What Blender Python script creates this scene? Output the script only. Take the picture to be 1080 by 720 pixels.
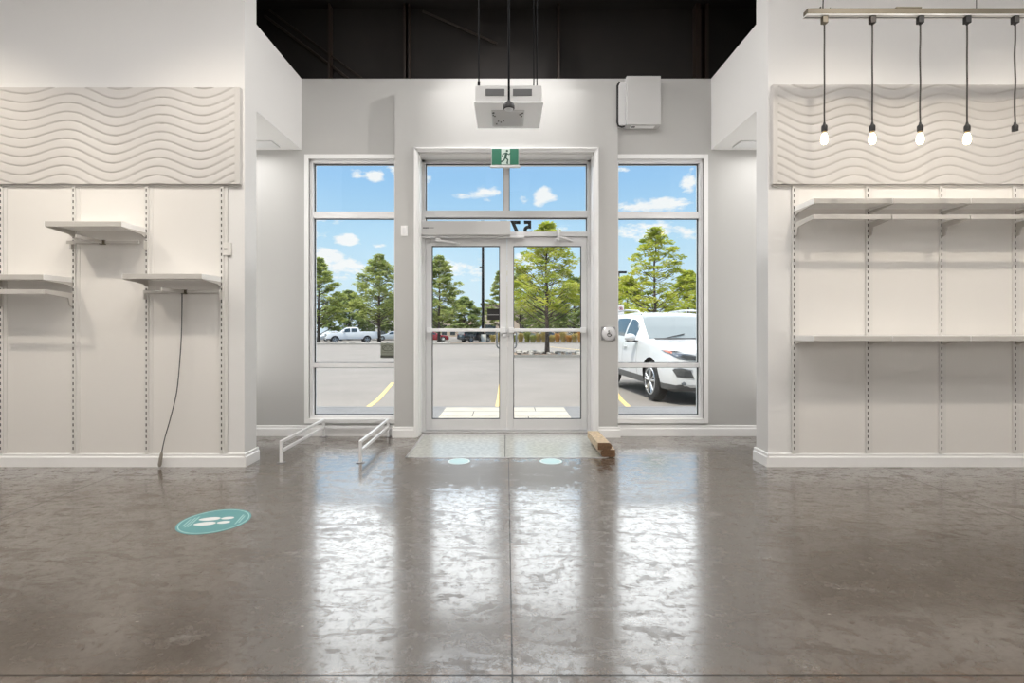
import bpy, bmesh, math, random
from mathutils import Vector, Matrix
from mathutils.bvhtree import BVHTree
rnd = random.Random(7)
PI = math.pi
for o in list(bpy.data.objects):
    bpy.data.objects.remove(o)
SC = bpy.context.scene
COL = SC.collection

# ------------------------------------------------------------------ camera
F = 540.0; CX = 534.0; HY = 343.0; CAMZ = 1.17
cam_d = bpy.data.cameras.new('camera'); cam = bpy.data.objects.new('camera', cam_d); COL.objects.link(cam)
cam_d.sensor_width = 36.0; cam_d.lens = 36.0 * F / 1080.0
cam_d.shift_x = (540 - CX) / 1080.0; cam_d.shift_y = -(360 - HY) / 1080.0
cam_d.clip_start = 0.05; cam_d.clip_end = 600
cam.location = (0, 0, CAMZ); cam.rotation_euler = (PI / 2, 0, 0)
SC.camera = cam
SC.view_settings.view_transform = 'Standard'; SC.view_settings.look = 'None'
SC.view_settings.gamma = 1.0; SC.view_settings.use_curve_mapping = False
SC.view_settings.exposure = 0.0

def X(px, Y): return (px - CX) / F * Y
def Z(py, Y): return CAMZ + (HY - py) / F * Y
def P(px, py, Y): return Vector((X(px, Y), Y, Z(py, Y)))

# ------------------------------------------------------------------ world / sky
W = bpy.data.worlds.new('sky'); SC.world = W; W.use_nodes = True
nt = W.node_tree; nt.nodes.clear()
def wn(t, **kw):
    n = nt.nodes.new(t)
    for k, v in kw.items(): setattr(n, k, v)
    return n
def wl(a, b): nt.links.new(a, b)
def wmath(op, a, b=None, clamp=False):
    n = wn('ShaderNodeMath', operation=op); n.use_clamp = clamp
    for i, v in enumerate((a, b)):
        if v is None: continue
        if isinstance(v, (int, float)): n.inputs[i].default_value = v
        else: wl(v, n.inputs[i])
    return n.outputs[0]
tc = wn('ShaderNodeTexCoord')
sep = wn('ShaderNodeSeparateXYZ'); wl(tc.outputs['Generated'], sep.inputs[0])
ramp = wn('ShaderNodeValToRGB'); wl(sep.outputs['Z'], ramp.inputs[0])
cr = ramp.color_ramp
cr.elements[0].position = 0.0; cr.elements[0].color = (0.72, 0.86, 0.97, 1)
cr.elements[1].position = 1.0; cr.elements[1].color = (0.10, 0.28, 0.75, 1)
for p, c in ((0.08, (0.66, 0.85, 0.98, 1)), (0.17, (0.50, 0.76, 0.97, 1)), (0.27, (0.36, 0.63, 0.95, 1)), (0.45, (0.27, 0.52, 0.90, 1))):
    e = cr.elements.new(p); e.color = c
nz = wn('ShaderNodeTexNoise'); nz.inputs['Scale'].default_value = 24; nz.inputs['Detail'].default_value = 7; nz.inputs['Roughness'].default_value = 0.6
mp = wn('ShaderNodeMapping'); mp.inputs['Scale'].default_value = (1, 1, 2.3); wl(tc.outputs['Generated'], mp.inputs[0]); wl(mp.outputs[0], nz.inputs['Vector'])
total = None
for (px, py, sx, sz, st) in ((511, 204, 15, 10, 1.0), (574, 207, 14, 10, 1.05), (552, 210, 10, 5, .7), (488, 207, 10, 4, .5), (450, 190, 10, 7, .9), (397, 185, 16, 7, .8), (376, 183, 8, 5, .6),
                         (418, 182, 10, 9, .8), (368, 253, 16, 7, .95), (346, 270, 15, 10, .9), (396, 258, 9, 4, .6), (372, 283, 26, 12, .8), (690, 216, 40, 8, 1.0), (726, 192, 10, 12, .9),
                         (655, 178, 10, 5, .6), (690, 243, 60, 14, .75), (480, 285, 40, 12, .7), (560, 275, 45, 14, .6), (300, 230, 50, 20, .8), (800, 190, 50, 20, .8), (590, 240, 25, 7, .4)):
    d = Vector(((px - CX) / F, 1, (HY - py) / F)); L = d.length; d.normalize()
    sub = wn('ShaderNodeVectorMath', operation='SUBTRACT'); wl(tc.outputs['Generated'], sub.inputs[0]); sub.inputs[1].default_value = d
    div = wn('ShaderNodeVectorMath', operation='DIVIDE'); wl(sub.outputs[0], div.inputs[0])
    div.inputs[1].default_value = (sx / F / L, 1.0 * sx / F / L * 2, sz / F / L)
    ln = wn('ShaderNodeVectorMath', operation='LENGTH'); wl(div.outputs[0], ln.inputs[0])
    g = wmath('MULTIPLY', wmath('SUBTRACT', 1.35, ln.outputs['Value'], True), st)
    total = g if total is None else wmath('MAXIMUM', total, g)
# unseen cloud field above the window view, added to whiten floor reflections
nz2 = wn('ShaderNodeTexNoise'); nz2.inputs['Scale'].default_value = 3.2; nz2.inputs['Detail'].default_value = 6
wl(mp.outputs[0], nz2.inputs['Vector'])
high = wmath('MULTIPLY', wmath('SUBTRACT', nz2.outputs['Fac'], 0.17, True), 4.0, True)
upm = wmath('MULTIPLY', wmath('SUBTRACT', sep.outputs['Z'], 0.292, True), 36.0, True)
front = wmath('MULTIPLY', wmath('SUBTRACT', sep.outputs['Y'], 0.05, True), 6.0, True)   # added clouds kept ahead only, off the SUV windscreen
upm = wmath('MULTIPLY', upm, front)
high = wmath('MULTIPLY', high, upm)
total = wmath('MAXIMUM', total, wmath('MULTIPLY', high, 1.25))
cm = wmath('SUBTRACT', wmath('ADD', wmath('MULTIPLY', nz.outputs['Fac'], 2.6), wmath('MULTIPLY', total, 0.95)), 1.72)
cm = wmath('MULTIPLY', wmath('MULTIPLY', cm, 2.6, True), wmath('MULTIPLY', total, 4.0, True))
mix = wn('ShaderNodeMix', data_type='RGBA'); wl(cm, mix.inputs['Factor']); wl(ramp.outputs[0], mix.inputs['A']); mix.inputs['B'].default_value = (0.97, 0.98, 1.0, 1)
# the added high clouds are boosted so the floor reflects more light
brt = wmath('ADD', 1.0, wmath('MULTIPLY', wmath('MULTIPLY', upm, cm), 2.7))
bg = wn('ShaderNodeBackground'); wl(mix.outputs['Result'], bg.inputs[0]); wl(brt, bg.inputs[1])
wo = wn('ShaderNodeOutputWorld'); wl(bg.outputs[0], wo.inputs[0])

# ------------------------------------------------------------------ lights
def light(name, kind, loc, target, energy, color=(1, 1, 1), size=1.0, size_y=None, angle=None, blend=.6):
    d = bpy.data.lights.new(name, kind); o = bpy.data.objects.new(name, d); COL.objects.link(o)
    o.location = loc
    v = Vector(target) - Vector(loc)
    o.rotation_euler = v.to_track_quat('-Z', 'Y').to_euler()
    d.energy = energy; d.color = color
    if kind == 'AREA':
        d.shape = 'RECTANGLE'; d.size = size; d.size_y = size_y or size
    elif kind == 'SPOT':
        d.spot_size = angle; d.spot_blend = blend; d.shadow_soft_size = size
    elif kind == 'SUN':
        d.angle = math.radians(0.6)
    return o
light('sun', 'SUN', (0, 0, 20), (2.6, 2.9, 20 - 7.0), 4.6, (1.0, .93, .82))
# unseen area lights above the view, added as fill for the shop
for lx in (-3.6, 0.0, 3.6):
    light('ceiling_fill', 'AREA', (lx, 1.75, 4.5), (lx, 2.0, 0.0), 64, (1.0, .97, .94), 3.0, 1.2)
for lx in (-3.5, 0.0, 3.5):   # added soft fill, bounced forward off the rear wall
    light('rear_bounce_fill', 'AREA', (lx, -2.6, 4.45), (lx, -5.0, 1.4), 235, (1.0, .98, .955), 2.4, .8)
light('entry_fill', 'AREA', (0, 3.1, 4.45), (0, 3.8, 0), 28, (1.0, .98, .96), 3.2, .7)  # added fill for the dim alcove walls, no fixture known there
for s in (-1, 1):   # added fill brightening the two side recesses
    light('recess_fill', 'AREA', (s * 2.9, 4.95, 2.98), (s * 2.9, 4.95, 0), 9, (1, .98, .96), .9, .7)
    light('wall_spot', 'SPOT', (-s * 1.3, 4.7, 4.42), (s * 2.17, 4.60, 2.0), 175, (1, .98, .96), .08, angle=math.radians(95), blend=.9)  # added spot, stands in for daylight on the alcove sides
for s in (-1, 1):   # added upward fill hidden in the recesses to whiten their ceilings
    light('recess_up_fill', 'AREA', (s * 3.55, 5.0, .5), (s * 3.2, 5.0, 3.0), 16, (1, .99, .97), .5, .5)
for lx, e in ((-4.6, 150), (-2.3, 95), (2.8, 85), (4.4, 100)):
    light('wall_spot', 'SPOT', (lx, 2.4, 4.0), (lx * .98, 4.25, 1.25), e, (1.0, .90, .76), .05, angle=math.radians(88), blend=.8)

# ------------------------------------------------------------------ materials
def mat(name, color, rough=.6, metal=0.0, spec=.5, coat=0.0, emit=None, estr=0.0, noise=0.0, nscale=12.0, bump=0.0, bscale=60.0, trans=0.0):
    m = bpy.data.materials.new(name); m.use_nodes = True
    t = m.node_tree; b = t.nodes['Principled BSDF']
    b.inputs['Base Color'].default_value = (*color, 1); b.inputs['Roughness'].default_value = rough
    b.inputs['Metallic'].default_value = metal; b.inputs['Specular IOR Level'].default_value = spec
    b.inputs['Coat Weight'].default_value = coat; b.inputs['Coat Roughness'].default_value = .05
    if emit: b.inputs['Emission Color'].default_value = (*emit, 1); b.inputs['Emission Strength'].default_value = estr
    if noise or bump:
        c = t.nodes.new('ShaderNodeTexCoord')
    if noise:
        n = t.nodes.new('ShaderNodeTexNoise'); n.inputs['Scale'].default_value = nscale; n.inputs['Detail'].default_value = 6
        t.links.new(c.outputs['Object'], n.inputs['Vector'])
        r = t.nodes.new('ShaderNodeValToRGB')
        r.color_ramp.elements[0].position = .3; r.color_ramp.elements[1].position = .7
        r.color_ramp.elements[0].color = (*[max(0, v * (1 - noise)) for v in color], 1)
        r.color_ramp.elements[1].color = (*[min(1, v * (1 + noise)) for v in color], 1)
        t.links.new(n.outputs['Fac'], r.inputs[0]); t.links.new(r.outputs[0], b.inputs['Base Color'])
    if bump:
        n2 = t.nodes.new('ShaderNodeTexNoise'); n2.inputs['Scale'].default_value = bscale; n2.inputs['Detail'].default_value = 4
        t.links.new(c.outputs['Object'], n2.inputs['Vector'])
        bp = t.nodes.new('ShaderNodeBump'); bp.inputs['Strength'].default_value = bump; bp.inputs['Distance'].default_value = .01
        t.links.new(n2.outputs['Fac'], bp.inputs['Height']); t.links.new(bp.outputs[0], b.inputs['Normal'])
    return m

def glass_mat(name, tint=(.97, .985, .98), gloss=1.0):
    m = bpy.data.materials.new(name); m.use_nodes = True; t = m.node_tree; t.nodes.clear()
    tr = t.nodes.new('ShaderNodeBsdfTransparent'); tr.inputs[0].default_value = (*tint, 1)
    gl = t.nodes.new('ShaderNodeBsdfGlossy'); gl.inputs['Roughness'].default_value = .01
    fr = t.nodes.new('ShaderNodeFresnel'); fr.inputs[0].default_value = 1.28
    mx = t.nodes.new('ShaderNodeMixShader'); out = t.nodes.new('ShaderNodeOutputMaterial')
    mu = t.nodes.new('ShaderNodeMath'); mu.operation = 'MULTIPLY'; mu.inputs[1].default_value = gloss
    t.links.new(fr.outputs[0], mu.inputs[0]); t.links.new(mu.outputs[0], mx.inputs[0])
    t.links.new(tr.outputs[0], mx.inputs[1]); t.links.new(gl.outputs[0], mx.inputs[2]); t.links.new(mx.outputs[0], out.inputs[0])
    return m

def leaf_mat(name, c1, c2):
    m = bpy.data.materials.new(name); m.use_nodes = True; t = m.node_tree; t.nodes.clear()
    g = t.nodes.new('ShaderNodeTexCoord'); n = t.nodes.new('ShaderNodeTexNoise'); n.inputs['Scale'].default_value = 1.3; n.inputs['Detail'].default_value = 8
    t.links.new(g.outputs['Object'], n.inputs['Vector'])
    r = t.nodes.new('ShaderNodeValToRGB'); r.color_ramp.elements[0].position = .35; r.color_ramp.elements[1].position = .65
    r.color_ramp.elements[0].color = (*c1, 1); r.color_ramp.elements[1].color = (*c2, 1)
    t.links.new(n.outputs['Fac'], r.inputs[0])
    d = t.nodes.new('ShaderNodeBsdfDiffuse'); tl = t.nodes.new('ShaderNodeBsdfTranslucent')
    t.links.new(r.outputs[0], d.inputs[0]); t.links.new(r.outputs[0], tl.inputs[0])
    mx = t.nodes.new('ShaderNodeMixShader'); mx.inputs[0].default_value = .45
    t.links.new(d.outputs[0], mx.inputs[1]); t.links.new(tl.outputs[0], mx.inputs[2])
    out = t.nodes.new('ShaderNodeOutputMaterial'); t.links.new(mx.outputs[0], out.inputs[0])
    return m

def floor_mat():
    m = bpy.data.materials.new('polished_concrete'); m.use_nodes = True; t = m.node_tree; b = t.nodes['Principled BSDF']
    L = t.links.new
    def N(k): return t.nodes.new(k)
    def ma(op, a, bb=None, clamp=False):
        n = N('ShaderNodeMath'); n.operation = op; n.use_clamp = clamp
        for i, v in enumerate((a, bb)):
            if v is None: continue
            if isinstance(v, (int, float)): n.inputs[i].default_value = v
            else: L(v, n.inputs[i])
        return n.outputs[0]
    def noise(sc, det, rough=.6, vec=None, dist=0.0):
        n = N('ShaderNodeTexNoise'); n.inputs['Scale'].default_value = sc; n.inputs['Detail'].default_value = det; n.inputs['Roughness'].default_value = rough
        n.inputs['Distortion'].default_value = dist
        L(vec if vec is not None else c.outputs['Object'], n.inputs['Vector']); return n.outputs['Fac']
    def rampf(f, p0, p1):
        n = N('ShaderNodeMapRange'); n.inputs['From Min'].default_value = p0; n.inputs['From Max'].default_value = p1; L(f, n.inputs['Value']); return n.outputs[0]
    def mixc(f, a, bb):
        n = N('ShaderNodeMix'); n.data_type = 'RGBA'; L(f, n.inputs['Factor'])
        for key, v in (('A', a), ('B', bb)):
            if isinstance(v, tuple): n.inputs[key].default_value = (*v, 1)
            else: L(v, n.inputs[key])
        return n.outputs['Result']
    c = N('ShaderNodeTexCoord')
    mp = N('ShaderNodeMapping'); mp.inputs['Rotation'].default_value = (0, 0, .5); mp.inputs['Scale'].default_value = (1.0, 2.4, 1); L(c.outputs['Object'], mp.inputs[0])
    big = noise(.9, 5); mid = noise(3.2, 8, .65, mp.outputs[0], .4); fine = noise(38, 6, .7)
    col = mixc(rampf(big, .35, .65), (.072, .049, .032), (.114, .086, .061))
    col = mixc(rampf(fine, .3, .75), col, (.104, .082, .062))
    scuff = ma('MULTIPLY', rampf(mid, .56, .70), rampf(fine, .40, .62))
    col = mixc(ma('MULTIPLY', scuff, .62), col, (.36, .34, .315))
    dark = rampf(noise(5.2, 7, .7, mp.outputs[0], .8), .66, .76)
    col = mixc(ma('MULTIPLY', dark, .35), col, (.06, .046, .034))
    spots = N('ShaderNodeTexVoronoi'); spots.inputs['Scale'].default_value = 5.5; L(c.outputs['Object'], spots.inputs['Vector'])
    col = mixc(ma('LESS_THAN', spots.outputs['Distance'], .022), col, (.035, .026, .02))
    sp2 = N('ShaderNodeTexVoronoi'); sp2.inputs['Scale'].default_value = 4.1; L(mp.outputs[0], sp2.inputs['Vector'])
    col = mixc(ma('LESS_THAN', sp2.outputs['Distance'], .03), col, (.50, .47, .43))
    s = N('ShaderNodeSeparateXYZ'); L(c.outputs['Object'], s.inputs[0])
    joint = None
    for axis, v, w in (('X', .02, .0032), ('X', 3.10, .005), ('X', -3.06, .005), ('Y', 1.71, .0042), ('Y', -1.4, .006)):
        j = ma('LESS_THAN', ma('ABSOLUTE', ma('SUBTRACT', s.outputs[axis], v)), w)
        joint = j if joint is None else ma('MAXIMUM', joint, j)
    near = None
    for axis, v in (('X', .02), ('Y', 1.71)):
        j = rampf(ma('ABSOLUTE', ma('SUBTRACT', s.outputs[axis], v)), .05, .0)
        near = j if near is None else ma('MAXIMUM', near, j)
    rust = ma('MULTIPLY', near, rampf(noise(9, 5), .45, .6))
    col = mixc(ma('MULTIPLY', rust, .5), col, (.20, .11, .055))
    col = mixc(joint, col, (.02, .013, .008))
    L(col, b.inputs['Base Color'])
    # wear: where the sealer is rubbed away the floor is duller
    w1 = rampf(noise(4.0, 9, .75, mp.outputs[0], .7), .50, .60)
    w2 = rampf(noise(21.0, 9, .8), .49, .58)
    wear = ma('ADD', ma('MULTIPLY', w1, .55), ma('MULTIPLY', w2, .45))
    # trodden patch in front of the mat
    tread = ma('MULTIPLY', rampf(ma('ABSOLUTE', ma('SUBTRACT', s.outputs['Y'], 4.05)), .75, .15), rampf(ma('ABSOLUTE', ma('ADD', s.outputs['X'], .12)), 1.25, .5))
    tread = rampf(ma('ADD', ma('MULTIPLY', tread, .85), ma('MULTIPLY', noise(13, 9, .8), 2.2)), 1.45, 1.75)
    wear = ma('MAXIMUM', wear, ma('MULTIPLY', tread, 1.15))
    r = ma('ADD', .15, ma('MULTIPLY', wear, .25)); r = ma('ADD', r, ma('MULTIPLY', fine, .05))
    L(r, b.inputs['Roughness'])
    b.inputs['Specular IOR Level'].default_value = .75
    cw = ma('SUBTRACT', 1.0, ma('MULTIPLY', wear, .72)); cw = ma('MULTIPLY', cw, ma('SUBTRACT', 1.0, joint)); L(cw, b.inputs['Coat Weight'])
    b.inputs['Coat IOR'].default_value = 1.85
    L(ma('ADD', .13, ma('MULTIPLY', wear, .16)), b.inputs['Coat Roughness'])
    bp = N('ShaderNodeBump'); bp.inputs['Strength'].default_value = .05; bp.inputs['Distance'].default_value = .004
    L(ma('ADD', noise(7, 4), ma('MULTIPLY', mid, .6)), bp.inputs['Height']); L(bp.outputs[0], b.inputs['Normal']); L(bp.outputs[0], b.inputs['Coat Normal'])
    return m

M = {
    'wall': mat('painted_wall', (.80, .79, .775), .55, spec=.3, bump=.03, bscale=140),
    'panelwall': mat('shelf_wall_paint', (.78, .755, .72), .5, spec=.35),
    'greywall': mat('light_grey_wall', (.53, .525, .51), .55, spec=.3, bump=.03, bscale=140),  # even grey, darker than the other walls
    'trim': mat('white_trim_paint', (.90, .895, .885), .35),
    'wave': mat('wave_panel_paint', (.60, .575, .55), .42),
    'floor': floor_mat(),
    'ceil': mat('black_deck', (.0065, .0042, .003), .7, noise=.3, nscale=3),
    'duct': mat('dark_bronze_steel', (.019, .011, .007), .45),
    'frame': mat('white_aluminium', (.86, .86, .865), .35),
    'frameg': mat('satin_grey_aluminium', (.74, .74, .74), .35),
    'gasket': mat('black_gasket', (.02, .022, .024), .5),
    'glass': glass_mat('window_glass'),
    'chrome': mat('brushed_steel', (.66, .66, .67), .28, metal=.9),
    'handle': mat('grey_pull_metal', (.30, .30, .31), .35, metal=.6),
    'shelf': mat('white_shelf_laminate', (.92, .91, .89), .32),
    'bracket': mat('bracket_steel', (.58, .555, .52), .34, metal=.1),
    'hook': mat('black_hook_steel', (.03, .028, .026), .5),
    'slot': mat('slot_black', (.10, .09, .08), .8),
    'standard': mat('standard_steel', (.74, .72, .69), .4),
    'bronze': mat('bronze_bar', (.135, .115, .08), .45, metal=.2),
    'black': mat('black_plastic', (.008, .007, .007), .45),
    'cordm': mat('dark_cord', (.035, .03, .026), .6),
    'bulb': mat('glowing_bulb', (1, .9, .75), .2, emit=(1.0, .80, .52), estr=9.0),
    'brass': mat('bulb_base_brass', (.7, .5, .28), .3, metal=.7),
    'unit': mat('white_unit_plastic', (.80, .80, .80), .45),
    'unitg': mat('grey_unit_metal', (.56, .555, .545), .45),
    'bright': mat('underlit_white_plastic', (.95, .95, .95), .4),  # for undersides: light from below painted in as a whiter tone
    'vent': mat('vent_dark', (.10, .10, .10), .6),
    'lens': mat('grille_pearl', (.66, .66, .66), .3, metal=.3),
    'green': mat('exit_green', (.03, .155, .095), .35, emit=(.03, .18, .11), estr=.1),
    'exitw': mat('exit_white', (.52, .60, .55), .35, emit=(.6, .8, .68), estr=.1),
    'exitd': mat('exit_dark', (.02, .08, .05), .5),
    'rack': mat('white_rack_tube', (.78, .78, .78), .3),
    'rackfoot': mat('grey_foot_plate', (.25, .25, .26), .4),
    'wood': mat('oak_tread', (.56, .43, .28), .5, noise=.25, nscale=30),
    'woodend': mat('end_grain', (.16, .085, .04), .6, noise=.4, nscale=60),
    'teal': mat('teal_vinyl', (.115, .33, .335), .4),
    'teall': mat('pale_teal_vinyl', (.42, .66, .64), .4),
    'sticker': mat('white_vinyl', (.86, .84, .83), .4),
    'tealpale': mat('faded_teal_vinyl', (.45, .66, .68), .4),
    'mat': mat('entry_mat_stone', (.42, .425, .39), .28, noise=.3, nscale=28, coat=.3),
    'placard': mat('placard_olive', (.40, .40, .33), .5),
    'placardd': mat('placard_print', (.13, .13, .11), .5),
    'asphalt': mat('worn_asphalt', (.235, .213, .193), .9, spec=.2, noise=.07, nscale=.7, bump=.2, bscale=40),
    'walk': mat('sidewalk_concrete', (.33, .315, .30), .9, spec=.2, noise=.08, nscale=2),
    'slab': mat('entrance_slab', (.72, .64, .52), .9, spec=.2, noise=.08, nscale=4),
    'crack': mat('dark_crack', (.08, .075, .07), .9),
    'yellow': mat('yellow_paint', (.66, .48, .17), .7, noise=.12, nscale=6),
    'curb': mat('pale_curb', (.36, .33, .285), .9),
    'mulch': mat('brown_mulch', (.24, .165, .115), .95, noise=.3, nscale=3),
    'rock': mat('pale_rock', (.40, .37, .33), .9, noise=.25, nscale=5),
    'bark': mat('bark', (.085, .06, .045), .9, noise=.3, nscale=8),
    'leafY': leaf_mat('leaf_yellow_green', (.32, .40, .05), (.66, .65, .12)),
    'leafG': leaf_mat('leaf_green', (.26, .33, .09), (.58, .61, .21)),
    'leafD': leaf_mat('leaf_deep_green', (.19, .27, .085), (.44, .50, .18)),
    'grassT': leaf_mat('grass_tan', (.42, .34, .12), (.62, .50, .22)),
    'grassO': leaf_mat('grass_orange', (.55, .30, .10), (.66, .45, .15)),
    'grassG': leaf_mat('grass_green', (.25, .28, .06), (.42, .42, .14)),
    'carwhite': mat('car_white_paint', (.66, .67, .68), .25, coat=.6),
    'truckwhite': mat('truck_white_paint', (.90, .90, .90), .3, coat=.5),
    'carblack': mat('car_black_paint', (.010, .011, .016), .2, coat=.5),
    'carred': mat('car_red_paint', (.33, .02, .025), .25, coat=.8),
    'carsilver': mat('car_silver_paint', (.48, .52, .56), .25, coat=.8),
    'carblue': mat('car_dark_blue_paint', (.03, .06, .12), .25, coat=.8),
    'clad': mat('grey_cladding', (.085, .085, .085), .6),
    'carglass': mat('car_glass', (.035, .05, .055), .06, spec=.9, coat=.5),
    'windscreen': mat('windscreen_glass', (.16, .20, .215), .06, spec=.6),
    'tyre': mat('tyre', (.02, .02, .02), .8),
    'rim': mat('alloy', (.55, .56, .57), .3, metal=.8),
    'dark': mat('arch_dark', (.012, .012, .013), .9),
    'lampglass': mat('headlamp', (.20, .22, .24), .12, metal=.3, coat=.6),
    'lampdark': mat('headlamp_bezel', (.06, .065, .07), .15, coat=1.0),
    'amber': mat('amber_lens', (.45, .13, .08), .2),
    'tail': mat('tail_lens', (.4, .03, .02), .2),
    'plate': mat('licence_plate', (.75, .77, .8), .5),
    'pole': mat('dark_pole', (.007, .007, .008), .9, spec=.1),
    'building': mat('beige_stucco', (.55, .43, .32), .9, noise=.06, nscale=1),
    'buildw': mat('pale_stucco', (.72, .67, .58), .9),
    'roofd': mat('dark_cornice', (.07, .06, .055), .8),
    'grey_strip': mat('grey_strip', (.5, .5, .5), .6),
    'red': mat('sign_red', (.55, .05, .05), .5),
}

# ------------------------------------------------------------------ object helpers
def tag(o, label=None, cat=None, group=None, kind=None):
    if label: o['label'] = label
    if cat: o['category'] = cat
    if group: o['group'] = group
    if kind: o['kind'] = kind
    return o
def thing(name, label, cat, loc=(0, 0, 0), group=None):
    o = bpy.data.objects.new(name, None); COL.objects.link(o); o.location = loc; o.empty_display_size = .1
    return tag(o, label, cat, group)
def origin(o):
    v = Vector((0, 0, 0))
    while o is not None:
        v += o.location; o = o.parent
    return v
class MB:
    """collects shapes in world coordinates; build() links them as one mesh object"""
    def __init__(s): s.v = []; s.f = []; s.m = []
    def add(s, vs, fs, mi=0):
        b = len(s.v); s.v += [tuple(v) for v in vs]
        for f in fs: s.f.append(tuple(b + i for i in f)); s.m.append(mi)
        return s
    def bm(s, bm, mi=0):
        bm.verts.index_update()
        s.add([v.co[:] for v in bm.verts], [[v.index for v in f.verts] for f in bm.faces], mi); bm.free(); return s
    def box(s, x0, x1, y0, y1, z0, z1, bev=0.0, mi=0):
        bm = bmesh.new(); bmesh.ops.create_cube(bm, size=1)
        x0, x1 = min(x0, x1), max(x0, x1); y0, y1 = min(y0, y1), max(y0, y1); z0, z1 = min(z0, z1), max(z0, z1)
        for v in bm.verts:
            v.co = Vector((x0 + (v.co.x + .5) * (x1 - x0), y0 + (v.co.y + .5) * (y1 - y0), z0 + (v.co.z + .5) * (z1 - z0)))
        if bev: bmesh.ops.bevel(bm, geom=bm.edges[:], offset=bev, segments=2, affect='EDGES', profile=.6)
        return s.bm(bm, mi)
    def tube(s, pts, r, n=10, mi=0, cap=True):
        pts = [Vector(p) for p in pts]; rs = r if isinstance(r, (list, tuple)) else [r] * len(pts)
        vs = []; fs = []; up = None
        for i, p in enumerate(pts):
            d = (pts[min(i + 1, len(pts) - 1)] - pts[max(i - 1, 0)]).normalized()
            if up is None: up = d.orthogonal().normalized()
            a = (up - d * up.dot(d)); a = a.normalized() if a.length > 1e-6 else d.orthogonal().normalized()
            up = a; bvec = d.cross(a)
            for k in range(n):
                t = 2 * PI * k / n; vs.append(p + (a * math.cos(t) + bvec * math.sin(t)) * rs[i])
        for i in range(len(pts) - 1):
            for k in range(n): fs.append((i * n + k, i * n + (k + 1) % n, (i + 1) * n + (k + 1) % n, (i + 1) * n + k))
        if cap: fs.append(tuple(reversed(range(n)))); fs.append(tuple(range((len(pts) - 1) * n, len(pts) * n)))
        return s.add(vs, fs, mi)
    def lathe(s, prof, c, axis='Z', n=24, mi=0):
        """prof: (radius, height) pairs along axis from point c"""
        c = Vector(c); vs = []; fs = []
        for (r, h) in prof:
            for k in range(n):
                t = 2 * PI * k / n; a, b = r * math.cos(t), r * math.sin(t)
                vs.append(c + (Vector((a, b, h)) if axis == 'Z' else Vector((a, h, b)) if axis == 'Y' else Vector((h, a, b))))
        for i in range(len(prof) - 1):
            for k in range(n): fs.append((i * n + k, i * n + (k + 1) % n, (i + 1) * n + (k + 1) % n, (i + 1) * n + k))
        fs.append(tuple(reversed(range(n)))); fs.append(tuple(range((len(prof) - 1) * n, len(prof) * n)))
        return s.add(vs, fs, mi)
    def prism(s, poly, fn, a, b, mi=0):
        """poly of 2D points, fn(u, v, w) -> point, extruded for w in a..b"""
        n = len(poly); vs = [fn(u, v, a) for u, v in poly] + [fn(u, v, b) for u, v in poly]
        fs = [tuple(range(n)), tuple(reversed(range(n, 2 * n)))] + [(i, n + i, n + (i + 1) % n, (i + 1) % n) for i in range(n)]
        return s.add(vs, fs, mi)
    def build(s, name, mats, parent=None, smooth=None, kind=None, label=None):
        off = origin(parent) if parent is not None else Vector((0, 0, 0))
        me = bpy.data.meshes.new(name)
        me.from_pydata([tuple(Vector(v) - off) for v in s.v], [], s.f)
        if not isinstance(mats, (list, tuple)): mats = [mats]
        for m in mats: me.materials.append(m)
        for p, mi in zip(me.polygons, s.m): p.material_index = mi
        bm = bmesh.new(); bm.from_mesh(me); bmesh.ops.recalc_face_normals(bm, faces=bm.faces[:]); bm.to_mesh(me); bm.free()
        if smooth is not None:
            for p in me.polygons: p.use_smooth = True
            me.set_sharp_from_angle(angle=math.radians(smooth))
        o = bpy.data.objects.new(name, me); COL.objects.link(o)
        if parent is not None: o.parent = parent
        if kind: o['kind'] = kind
        if label: o['label'] = label
        return o
def at_base(o):
    """move a parentless mesh's origin to the middle of its base"""
    me = o.data; xs = [v.co for v in me.vertices]
    c = Vector(((min(v.x for v in xs) + max(v.x for v in xs)) / 2, (min(v.y for v in xs) + max(v.y for v in xs)) / 2, min(v.z for v in xs)))
    me.transform(Matrix.Translation(-c)); o.location = c; return o
def copy_tree(o, loc, label=None):
    r = o.copy(); COL.objects.link(r); r.location = loc
    if label: r['label'] = label
    for ch in o.children:
        c = ch.copy(); COL.objects.link(c); c.parent = r
        for g in ch.children:
            d = g.copy(); COL.objects.link(d); d.parent = c
    return r
def S(name, mb, m, parent=None): return mb.build(name, m, parent, kind='structure')

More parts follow.
